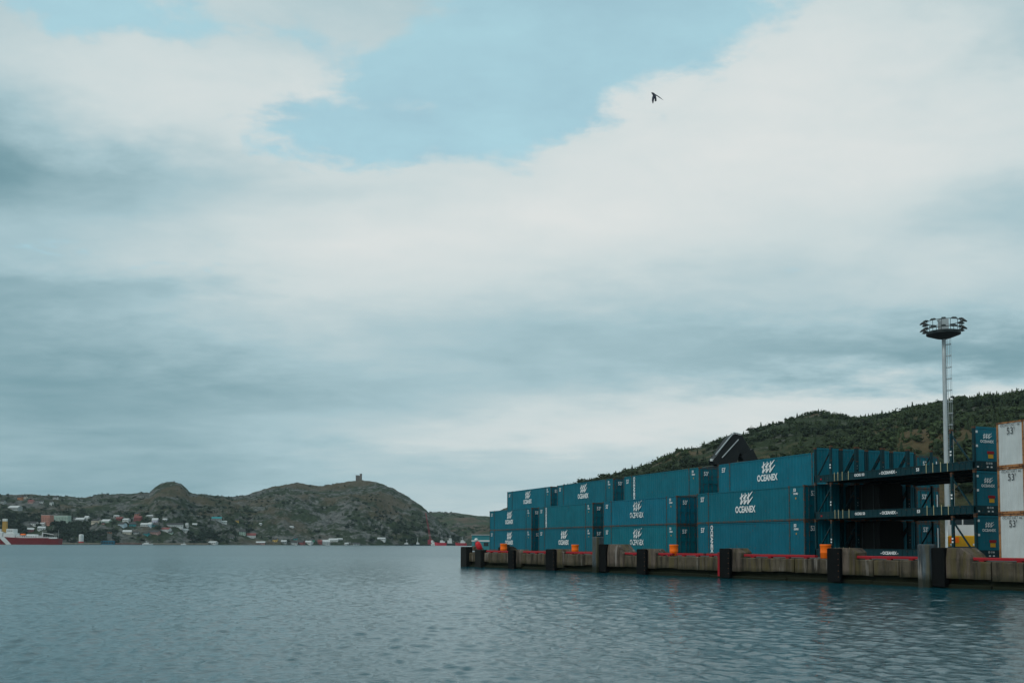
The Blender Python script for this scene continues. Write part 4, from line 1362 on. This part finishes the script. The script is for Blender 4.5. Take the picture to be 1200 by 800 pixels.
def bush_tpl(seed, leaves=34):
    """a crown of many small tilted faces spread through a rounded volume"""
    r = np.random.default_rng(seed)
    vs, fs = [], []
    lob = r.normal(0, 0.2, (5, 3)) + [0, 0, 0.5]
    for k in range(leaves):
        c = lob[k % 5] + r.normal(0, 1, 3) * [0.2, 0.2, 0.17]
        c[2] = max(0.08, c[2])
        nrm = c - [0, 0, 0.35] + r.normal(0, 0.25, 3)
        nrm /= np.linalg.norm(nrm) + 1e-6
        t1 = np.cross(nrm, r.normal(0, 1, 3))
        t1 /= np.linalg.norm(t1)
        t2 = np.cross(nrm, t1)
        s_ = r.uniform(0.13, 0.24)
        o = len(vs)
        vs += [tuple(c + t1 * s_), tuple(c + t2 * s_ * 0.8 + nrm * 0.04), tuple(c - t1 * s_), tuple(c - t2 * s_ * 0.9 + nrm * 0.03)]
        fs += [(o, o + 1, o + 2), (o, o + 2, o + 3)]
    # solid heart so the crown does not look hollow
    o = len(vs)
    for z, rad in ((0.1, 0.16), (0.4, 0.3), (0.72, 0.2)):
        for i in range(5):
            a = 2 * math.pi * i / 5 + z * 3
            vs.append((rad * r.uniform(.7, 1.2) * math.cos(a), rad * r.uniform(.7, 1.2) * math.sin(a), z))
    for q_ in range(2):
        for i in range(5):
            a, b = o + q_ * 5 + i, o + q_ * 5 + (i + 1) % 5
            fs += [(a, b, b + 5), (a, b + 5, a + 5)]
    fs += [(o + 10, o + 11, o + 12), (o + 10, o + 12, o + 13), (o + 10, o + 13, o + 14)]
    return np.array(vs), np.array(fs)


CON = [conifer_tpl(s_) for s_ in range(6)]
BUS = [bush_tpl(40 + s_) for s_ in range(6)]


def scatter(name, label, cat, pos, hts, con_p, mat, wide=1.0, tints=None):
    cs, ts, tn = [], [], []
    off = 0
    con = NR.random(len(pos)) < con_p
    rot = NR.uniform(0, 6.283, len(pos))
    var = NR.integers(0, 6, len(pos))
    tv = tints if tints is not None else NR.random(len(pos))
    for isC, lib in ((True, CON), (False, BUS)):
        for k in range(6):
            m_ = (con == isC) & (var == k)
            if not m_.any():
                continue
            v, f = lib[k]
            P, h, r_ = pos[m_], hts[m_], rot[m_]
            w_ = h * wide * (1.0 if isC else NR.uniform(0.85, 1.5, len(h)))
            c_, s_ = np.cos(r_), np.sin(r_)
            x = v[None, :, 0] * w_[:, None]
            y = v[None, :, 1] * w_[:, None]
            X = x * c_[:, None] - y * s_[:, None] + P[:, None, 0]
            Y = x * s_[:, None] + y * c_[:, None] + P[:, None, 1]
            Z = v[None, :, 2] * h[:, None] * (1.0 if isC else 0.85) + P[:, None, 2] - 0.3
            co = np.stack([X, Y, Z], -1).reshape(-1, 3)
            nI, nV = len(P), len(v)
            tri = (f[None] + (np.arange(nI) * nV)[:, None, None]).reshape(-1, 3) + off
            base = tv[m_] * (0.75 if isC else 1.0)
            t_ = (base[:, None] + NR.normal(0, 0.12, (nI, nV))).reshape(-1)
            cs.append(co); ts.append(tri); tn.append(t_)
            off += len(co)
    me = tri_mesh(name, np.concatenate(cs), np.concatenate(ts), mat, np.clip(np.concatenate(tn), 0, 1))
    return tag(obj(name, me), label, cat, kind='stuff')


def hill_points(H, px0, px1, y0, y1, n_, dens):
    px = NR.uniform(px0, px1, n_)
    Y = np.sqrt(NR.uniform(y0 ** 2, y1 ** 2, n_))
    X = (px - 600) / F * Y
    z = H.z(X, Y)
    keep = (NR.random(n_) < dens(X, Y, px, z)) & (z > 1.5)
    return np.stack([X, Y, z], -1)[keep]


def dens_r(X, Y, px, z):
    d_ = fbm(X / 90.0, Y / 90.0, 4, 55)
    d2 = fbm(X / 30.0, Y / 30.0, 3, 77)
    return np.clip(0.62 + 3.2 * d_ + 1.2 * d2 + 0.25 * np.clip((px - 950) / 250, 0, 1), 0.03, 1)


pts = hill_points(HR, 640, 1330, 380, 1230, 15500, dens_r)
ct = np.clip(0.45 + 1.9 * fbm(pts[:, 0] / 70.0, pts[:, 1] / 70.0, 3, 91) + NR.normal(0, 0.16, len(pts)), 0, 1)
scatter('forest', 'dense scrubby evergreen forest covering the hill behind the container yard', 'forest', pts, NR.uniform(2.2, 5.6, len(pts)) * np.where(NR.random(len(pts)) < 0.08, 1.35, 1), 0.5, M_FOL, 1.0, ct)


def dens_l(X, Y, px, z):
    d_ = fbm(X / 130.0, Y / 130.0, 4, 21)
    town = np.clip(1.25 - z / 62.0, 0, 1) * np.clip((330 - px) / 90.0, 0.12, 1)
    return np.clip(town * 1.1 + 1.6 * d_ * np.clip(1 - z / 150, 0.2, 1) + 0.06, 0.02, 1)


pts = hill_points(HL, -60, 545, 1450, 2500, 26000, dens_l)
ppx = 600 + F * pts[:, 0] / pts[:, 1]
ok = np.ones(len(pts), bool)
for h_, (X, Y, Z) in zip(HOUSES, HIT):          # gardens: keep the ground in front of each house open
    ok &= ~((np.abs(ppx - h_[0]) < h_[2] / 2 + 1.0) & (pts[:, 1] > Y - 45) & (pts[:, 1] < Y + 12))
pts = pts[ok]
ct = np.clip(0.4 + 1.6 * fbm(pts[:, 0] / 90.0, pts[:, 1] / 90.0, 3, 63) + NR.normal(0, 0.18, len(pts)), 0, 1)
scatter('hillside_woods', 'dark woods and scrub between the houses on the far hillside', 'woods', pts, NR.uniform(3.0, 8.5, len(pts)) * np.clip(1.15 - pts[:, 2] / 170, 0.45, 1.1), 0.35, M_FOL2, 1.1, ct)
pts = hill_points(HG, 470, 640, 2100, 3300, 1500, lambda X, Y, px, z: np.clip(0.5 + 3 * fbm(X / 120.0, Y / 120.0, 3, 4) - z / 220, 0, 1))
scatter('gap_scrub', 'green scrub on the far hillside beyond the harbour mouth', 'scrub', pts, NR.uniform(3, 7, len(pts)), 0.3, M_FOL, 1.3)

# trees that stand out on the skyline of the near hill
treeC = []
for k in range(4):
    v, f = conifer_tpl(200 + k)
    sc_ = np.array([1.0, 1.0, 1.0])
    treeC.append(tri_mesh('crown', v * sc_, f, M_FOL, np.full(len(v), 0.12 + 0.08 * k)))
trunk = MB().lathe([(0.028, -0.06), (0.022, 0.3), (0.010, 0.8)], 6).mesh('trunk', M_BARK)
for k, (px, h) in enumerate(((733, 5.5), (741, 7), (752, 6), (771, 5), (779, 6.5), (803, 5), (826, 6.5), (846, 5), (858, 6), (881, 7), (893, 9), (908, 6), (922, 5.5), (1020, 5.5), (1036, 6.5),
                           (1052, 5.5), (1066, 6), (1072, 7.5), (1086, 5.5), (1125, 5.5), (1151, 6), (1164, 5.5), (1172, 6.5), (1190, 6))):
    Y = np.linspace(500, 1400, 1500)
    X = (px - 600) / F * Y
    zz = HR.z(X, Y)
    i = int(np.argmax((zz - CAMZ) / Y))
    t_ = thing('conifer_tree', 'small dark conifer standing out on the skyline of the wooded hill', 'tree', (float(X[i]), float(Y[i]), float(zz[i]) - 0.3), RNG.uniform(0, 6), 'conifers on the skyline')
    for nm, me in (('crown', treeC[k % 4]), ('trunk', trunk)):
        o = obj(nm, me, t_)
        o.scale = (h * 0.95, h * 0.95, h)

# ------------------------------------------------------------------ tower on the hill
X, Y, Z = HL.hit(420, 566.5, 1600, 3000)
Yt = 2395.0
Xt = (420 - 600) / F * Yt
Zt = float(HL.z(Xt, Yt))
tw = thing('stone_tower', 'small square stone tower with corner turret on top of the hill', 'tower', (Xt, Yt, Zt - 2.0), 0.15)
M_STONE = concrete('tower_stone', (0.17, 0.15, 0.14), 0.3)
obj('tower_wall', MB().bev(-7.2, 4.6, -5.5, 5.5, 0, 13.6, 0.4).mesh('tower_wall', M_STONE), tw)
obj('turret', MB().lathe([(2.7, 0), (2.7, 16.6), (3.0, 16.7), (3.0, 18.0), (2.6, 18.0)], 8, (5.0, -3.8, 0)).mesh('turret', M_STONE), tw)
for x, y in ((-6.6, -5.0), (-3.6, -5.0), (-0.6, -5.0), (-6.6, 5.0), (3.6, 5.0)):
    obj('merlon', MB().box(x - 0.8, x + 0.8, y - 0.6, y + 0.6, 13.5, 14.9).mesh('merlon', M_STONE), tw)
for x in (-4.4, -1.0):
    for z in (4.5, 9.3):
        obj('window', MB().box(x - 0.8, x + 0.8, -5.58, -5.5, z, z + 2.4).mesh('window', M_GLASS), tw)

# ------------------------------------------------------------------ houses across the water
HC = {'white': (0.58, 0.60, 0.59), 'cream': (0.52, 0.47, 0.38), 'grey': (0.32, 0.35, 0.35), 'red': (0.24, 0.06, 0.06), 'pink': (0.40, 0.23, 0.21), 'orange': (0.40, 0.17, 0.08),
      'yellow': (0.62, 0.40, 0.10), 'teal': (0.03, 0.25, 0.27), 'green': (0.06, 0.33, 0.22), 'pale green': (0.36, 0.47, 0.40), 'lilac': (0.50, 0.48, 0.58), 'brick': (0.42, 0.19, 0.14),
      'blue': (0.02, 0.16, 0.26), 'pale blue': (0.40, 0.52, 0.58)}
HMAT = {k: paint('house_' + k.replace(' ', '_'), v, 0.7, 0.15, scale=0.3) for k, v in HC.items()}
M_ROOFD = paint('dark_shingles', (0.06, 0.06, 0.062), 0.85, 0.3)
M_ROOFR = paint('red_roofing', (0.22, 0.07, 0.065), 0.8, 0.3)
M_ROOFL = paint('pale_roofing', (0.50, 0.52, 0.52), 0.6, 0.3)
ROOF = {'d': M_ROOFD, 'r': M_ROOFR, 'l': M_ROOFL, 't': HMAT['teal']}
WIN = MB().box(-0.55, 0.55, -0.05, 0.03, -0.7, 0.7).mesh('window', M_GLASS)
DOOR = MB().box(-0.5, 0.5, -0.06, 0.03, 0, 2.1).mesh('door', M_DSTEEL)
for (px, py, w_, h_, colr, rf, flat, where), (X, Y, Z) in zip(HOUSES, HIT):
    mpp = Y / F
    W, Hh = w_ * mpp, h_ * mpp
    dp = max(6.0, min(W * 0.8, 11))
    h_t = thing('house', '%s house %s' % (colr, where) if not flat else '%s building %s' % (colr, where), 'house' if not flat else 'building', (X, Y, Z - 0.4), RNG.uniform(-0.35, 0.35), 'houses across the water')
    rh = 0.0 if flat else min(Hh * 0.42, W * 0.4)
    wh_ = Hh - rh + 0.4
    wb = MB().box(-W / 2, W / 2, 0, dp, -4, wh_)
    if not flat:
        wb.add([(-W / 2, 0.0, wh_), (-W / 2, dp, wh_), (-W / 2, dp / 2, wh_ + rh * 0.93), (W / 2, 0.0, wh_), (W / 2, dp, wh_), (W / 2, dp / 2, wh_ + rh * 0.93)], [(0, 1, 2)[::-1], (3, 4, 5)])
    wo = obj('wall', wb.mesh('wall', HMAT[colr]), h_t)
    rb = MB()
    o_ = 0.5
    if flat:
        rb.box(-W / 2 - 0.2, W / 2 + 0.2, -0.2, dp + 0.2, wh_, wh_ + 0.5)
    else:
        rb.loft([[(x, -o_, wh_ - 0.25), (x, dp / 2, wh_ + rh), (x, dp + o_, wh_ - 0.25), (x, dp + o_, wh_ + 0.05), (x, dp / 2, wh_ + rh + 0.35), (x, -o_, wh_ + 0.05)] for x in (-W / 2 - 0.4, W / 2 + 0.4)])
    ro = obj('roof', rb.mesh('roof', ROOF[rf]), h_t)
    nw = max(2, int(W / 2.8))
    fl = max(1, int(wh_ / 2.9))
    for f_ in range(min(fl, 4)):
        for k in range(nw):
            obj('window', WIN, h_t, (-W / 2 + W * (k + 0.5) / nw, -0.02, min(wh_ - 1.0, 1.6 + f_ * 2.8)))

# silo, blue shed, shore walls
X, Y, Z = HL.hit(97.5, 637.0, 1300, 2900)
k = Y / F
t_ = thing('storage_tank', 'white storage tank with red base on the far shore', 'tank', (X, Y - 4, 0.5))
obj('tank_body', MB().lathe([(2.7 * k, 3.2 * k), (2.7 * k, 10.8 * k), (2.2 * k, 11.3 * k), (0.3 * k, 11.6 * k)], 20).mesh('tank_body', M_WHITE, False), t_)
obj('tank_base', MB().lathe([(2.75 * k, -1), (2.75 * k, 3.2 * k)], 20).mesh('tank_base', paint('tank_red', (0.5, 0.05, 0.05))), t_)
X, Y, Z = HL.hit(127.5, 637.0, 1300, 2900)
t_ = thing('warehouse', 'low blue warehouse on the far shore right of the white tank', 'warehouse', (X, Y - 3, 0.8))
k = Y / F
obj('wall', MB().bev(-7.5 * k, 7.5 * k, 0, 14, -2, 4.0 * k, 0.3).mesh('wall', HMAT['blue']), t_)
obj('roof', MB().box(-7.7 * k, 7.7 * k, -0.4, 14.4, 4.0 * k, 4.4 * k).mesh('roof', M_ROOFD), t_)
for j in range(5):
    obj('door', MB().box(-1.5, 1.5, -0.1, 0.05, 0, 3.2).mesh('door', M_DSTEEL), t_, ((-6 + 3 * j) * k, 0, 0.3))
for a, b, mt, lab in ((74, 118, 'cream', 'low pale wharf wall right of the red ship'), (136, 166, 'pink', 'low reddish wharf wall right of the blue warehouse'), (168, 245, 'cream', 'long low stone wall along the far shore')):
    Xa, Ya, _ = HL.hit(a, 637.4, 1200, 2900)
    Xb, Yb_, _ = HL.hit(b, 637.4, 1200, 2900)
    Ym = min(Ya, Yb_) - 6
    Xa, Xb = (a - 600) / F * Ym, (b - 600) / F * Ym
    t_ = tag(obj('wharf_wall', MB().bev(0, Xb - Xa, 0, 5, -2, 2.6, 0.2).mesh('wharf_wall', concrete('wharf_' + mt + str(a), tuple(0.5 * x for x in HC[mt]), 0.4)), None, (Xa, Ym, 0)), lab, 'wharf wall')


# ------------------------------------------------------------------ ships and boats
def hull(mb, L, B, H, bow=1, sheer=0.25, mi=0, draft=1.0, stern=0.8):
    """hull along x, bow at +x"""
    rings = []
    for t in np.linspace(0, 1, 15):
        x = -L / 2 + L * t
        wid = B / 2 * (stern + (1 - stern) * min(1, t * 4)) * (1 - max(0, (t - 0.62) / 0.38) ** 2.2)
        wid = max(wid, 0.05)
        zt = H * (1 + sheer * max(0, (t - 0.55) / 0.45) ** 2)
        rk = (H * 0.35) * max(0, (t - 0.8) / 0.2)
        rings.append([(x, -wid * 0.72, -draft), (x, wid * 0.72, -draft), (x + rk, wid, zt), (x + rk, -wid, zt)])
    mb.loft(rings, mi)


shY = 1380.0
px2x = lambda px, Y: (px - 600) / F * Y
kk = shY / F
ship = thing('coastguard_ship', 'long red-hulled ship with white stripe and white superstructure moored at the left edge', 'ship', (px2x(72, shY), shY, 0), 0)
LSH = 118.0
hb = MB()
rings = []
for t in np.linspace(0, 1, 25):                   # x runs to the left of the picture: stern at 0, bow at -LSH
    x = -LSH * t
    w_ = 9.0 * (0.75 + 0.25 * min(1, t * 6)) * (1 - max(0, (t - 0.66) / 0.34) ** 2.3)
    w_ = max(w_, 0.1)
    zt = 8.2 if t < 0.08 else (9.2 if t < 0.45 else 9.2 + 5.0 * ((t - 0.45) / 0.55) ** 1.2)
    rings.append([(x, -w_, zt), (x, w_, zt), (x, w_ * 0.8, -2), (x, -w_ * 0.8, -2)])
hb.loft(rings)
obj('hull', hb.mesh('hull', M_SHIPRED), ship)
st = MB()
st.loft([[(-70 + dx, y, -0.3), (-63 + dx, y, -0.3), (-72 + dx - 2, y, 11.0), (-80 + dx - 2, y, 11.0)] for dx, y in ((0, -9.35), (0, -8.9))])
obj('white_stripe', st.mesh('white_stripe', M_WHITE), ship)
obj('bulwark', MB().box(-40, -1, -8.1, -7.9, 8.2, 10.2).mesh('bulwark', M_WHITE), ship)
for j in range(11):
    obj('rail_post', MB().box(-0.12, 0.12, -0.1, 0.1, 0, 3.4).mesh('rail_post', M_WHITE), ship, (-2.5 - 2.4 * j, -7.9, 8.2))
obj('aft_deckhouse', MB().bev(-58, -28, -6.5, 6.5, 9.2, 12.6, 0.3).bev(-45, -33, -5, 5, 12.6, 14.2, 0.2).mesh('aft_deckhouse', M_WHITE), ship)
wn = MB().box(-0.8, 0.8, -0.1, 0.05, 0, 1.0).mesh('window', M_GLASS)
for j in range(9):
    obj('window', wn, ship, (-56 + 3.1 * j, -6.5, 10.4))
br_ = obj('bridge_block', MB().bev(-72.5, -62.5, -6, 6, 12.0, 21.5, 0.4).bev(-76, -60, -7, 7, 9.0, 15.5, 0.3).mesh('bridge_block', M_WHITE), ship)
for j in range(3):
    obj('window', wn, ship, (-70 + 2.6 * j, -6.0, 18.2))
obj('superstructure', MB().bev(-112, -77, -7, 7, 10, 17.5, 0.4).bev(-106, -80, -6, 6, 17.5, 21, 0.4).mesh('superstructure', M_WHITE), ship)
for j in range(8):
    obj('window', wn, ship, (-108 + 3.6 * j, -7.0, 14.2))
fu = obj('funnel', MB().loft([[(-80.5 + a, -2.2, z), (-74.5 - a, -2.2, z), (-74.5 - a, 2.2, z), (-80.5 + a, 2.2, z)] for z, a in ((17.0, 0), (32.0, 0.5))]).mesh('funnel', paint('funnel_yellow', (0.42, 0.24, 0.05))), ship)
obj('funnel_cap', MB().box(-80.2, -75, -2, 2, 32.1, 35.5).mesh('funnel_cap', M_WHITE), fu)
obj('mast', MB().tube((-86, 0, 20), (-86, 0, 40), 0.5, 0.2).tube((-89, 0, 33), (-83, 0, 33), 0.25).mesh('mast', M_WHITE), ship)
obj('deck_crane', MB().tube((-25, 0, 9), (-25, 0, 17), 0.8).tube((-25, 0, 16), (-10, 0, 14), 0.45).mesh('deck_crane', M_WHITE), ship)
obj('stern_mast', MB().tube((-3, 0, 8), (-3, 0, 21), 0.16).mesh('stern_mast', M_STEEL), ship)
obj('lifeboat', MB().loft([[(-52 + 7 * t, -7.3 - 0.9 * math.sin(math.pi * (0.08 + 0.84 * t)), 13.0), (-52 + 7 * t, -7.3 + 0.9 * math.sin(math.pi * (0.08 + 0.84 * t)), 13.0), (-52 + 7 * t, -7.3, 14.8)] for t in np.linspace(0, 1, 7)]).mesh('lifeboat', M_ORANGE), ship)

for px, Yb2, L, H_, colr, ch, bow, mast_h, lab in (
        (478, 1780, 15, 2.2, M_DSTEEL, 3.0, 1, 9, 'dark-hulled boat with white cabin, leftmost of the moored boats'),
        (489, 1790, 12, 2.2, M_TEALD, 4.0, -1, 12, 'small boat with white mast left of the red crane'),
        (509, 1800, 11, 3.5, M_WHITE, 3.4, 1, 6, 'white boat just right of the red crane'),
        (517, 1790, 20, 5.0, paint('trawler_red', (0.55, 0.03, 0.06)), 4.5, -1, 12, 'red-hulled fishing boat with white deckhouse'),
        (529, 1800, 18, 4.0, M_DSTEEL, 9.0, 1, 16, 'tall white ship superstructure behind the red fishing boats'),
        (541, 1770, 19, 4.6, paint('trawler_red2', (0.42, 0.03, 0.05)), 5.0, -1, 12, 'dull red boat half hidden by the quay corner'),
        (174, 1560, 16, 1.6, M_WHITE, 2.0, 1, 4, 'low white boat on the far shore below the houses'),
        (36 + 180, 1600, 8, 1.3, M_WHITE, 1.5, -1, 3, 'tiny boat at the stone wall on the far shore')):
    bt = thing('fishing_boat', lab, 'boat', (px2x(px, Yb2), Yb2, 0.0), 0 if bow > 0 else math.pi, 'boats moored across the harbour')
    mb = MB()
    hull(mb, L, L * 0.28, H_)
    obj('hull', mb.mesh('hull', colr), bt)
    obj('deckhouse', MB().bev(-L * 0.36, L * 0.08, -L * 0.10, L * 0.10, H_ * 0.8, H_ + ch * 0.6, 0.2).bev(-L * 0.22, L * 0.05, -L * 0.09, L * 0.09, H_ + ch * 0.6, H_ + ch, 0.2).mesh('deckhouse', M_WHITE), bt)
    for j in range(3):
        for s_ in (-1, 1):
            obj('window', MB().box(-0.4, 0.4, -0.05, 0.05, 0, 0.7).mesh('window', M_GLASS), bt, (-L * 0.18 + j * L * 0.085, s_ * L * 0.092, H_ + ch * 0.72))
    obj('mast', MB().tube((-L * 0.1, 0, H_ + ch), (-L * 0.1, 0, H_ + mast_h), 0.28, 0.14, 6).tube((-L * 0.1 - 1.6, 0, H_ + mast_h * 0.8), (-L * 0.1 + 1.6, 0, H_ + mast_h * 0.8), 0.16, n=6).mesh('mast', M_WHITE), bt)
    obj('rigging', MB().tube((-L * 0.1, 0, H_ + mast_h), (L * 0.45, 0, H_ * 1.2), 0.06, n=4).tube((-L * 0.1, 0, H_ + mast_h), (-L * 0.45, 0, H_), 0.06, n=4).mesh('rigging', M_DSTEEL), bt)

# red lattice crane
cY = 1810.0
cr = thing('lattice_crane', 'tall red lattice boom crane on the far wharf', 'crane', (px2x(505, cY), cY, 1.5))
M_CRANE = paint('crane_red', (0.30, 0.03, 0.05))
obj('crane_base', MB().bev(-5, 4, -3, 3, 0, 9, 0.4).mesh('crane_base', M_CRANE), cr)
obj('cab', MB().bev(1.0, 4.5, -3.4, -1.0, 3.5, 8, 0.3).mesh('cab', M_WHITE), cr)
lt = MB()
a0, a1 = Vector((0, 0, 8)), Vector((-9.5, 0, 58))
for sx, sy in ((-1, -1), (1, -1), (1, 1), (-1, 1)):
    lt.bar(a0 + Vector((sx * 1.4, sy * 1.4, 0)), a1 + Vector((sx * 0.5, sy * 0.5, 0)), 0.42)
for j in range(16):
    p, q_ = a0.lerp(a1, j / 16), a0.lerp(a1, (j + 1) / 16)
    w0, w1 = 1.4 - 0.9 * j / 16, 1.4 - 0.9 * (j + 1) / 16
    s_ = 1 if j % 2 else -1
    for sy in (-1, 1):
        lt.bar(p + Vector((s_ * w0, sy * w0, 0)), q_ + Vector((-s_ * w1, sy * w1, 0)), 0.24)
        lt.bar(p + Vector((sy * w0, s_ * w0, 0)), q_ + Vector((sy * w1, -s_ * w1, 0)), 0.24)
obj('boom', lt.mesh('boom', M_CRANE), cr)
obj('back_stay', MB().tube((3, 0, 9), (-9.2, 0, 57), 0.12, n=5).mesh('back_stay', M_DSTEEL), cr)
# far wharf the boats lie at
tag(obj('wharf', MB().bev(0, px2x(560, 1830) - px2x(466, 1830), 0, 40, -2, 2.2, 0.2).mesh('wharf', M_DARKCONC), None, (px2x(466, 1830), 1800, 0)), 'low dark wharf behind the moored boats', 'wharf')

# ------------------------------------------------------------------ air
HAZE = True
if HAZE:
    hm = bpy.data.materials.new('haze')
    hm.use_nodes = True
    nt = NT(hm.node_tree)
    out = nt.n('ShaderNodeOutputMaterial')
    pv = nt.n('ShaderNodeVolumePrincipled')
    pv.inputs['Color'].default_value = (0.72, 0.88, 0.92, 1)
    pv.inputs['Density'].default_value = 0.00004
    pv.inputs['Anisotropy'].default_value = 0.2
    nt.link(pv.outputs[0], out.inputs['Volume'])
    hz = MB().box(-3400, 3400, -60, 5000, -10, 210)
    tag(obj('haze', hz.mesh('haze', hm)), 'thin bluish sea haze over the harbour', 'haze', kind='stuff')
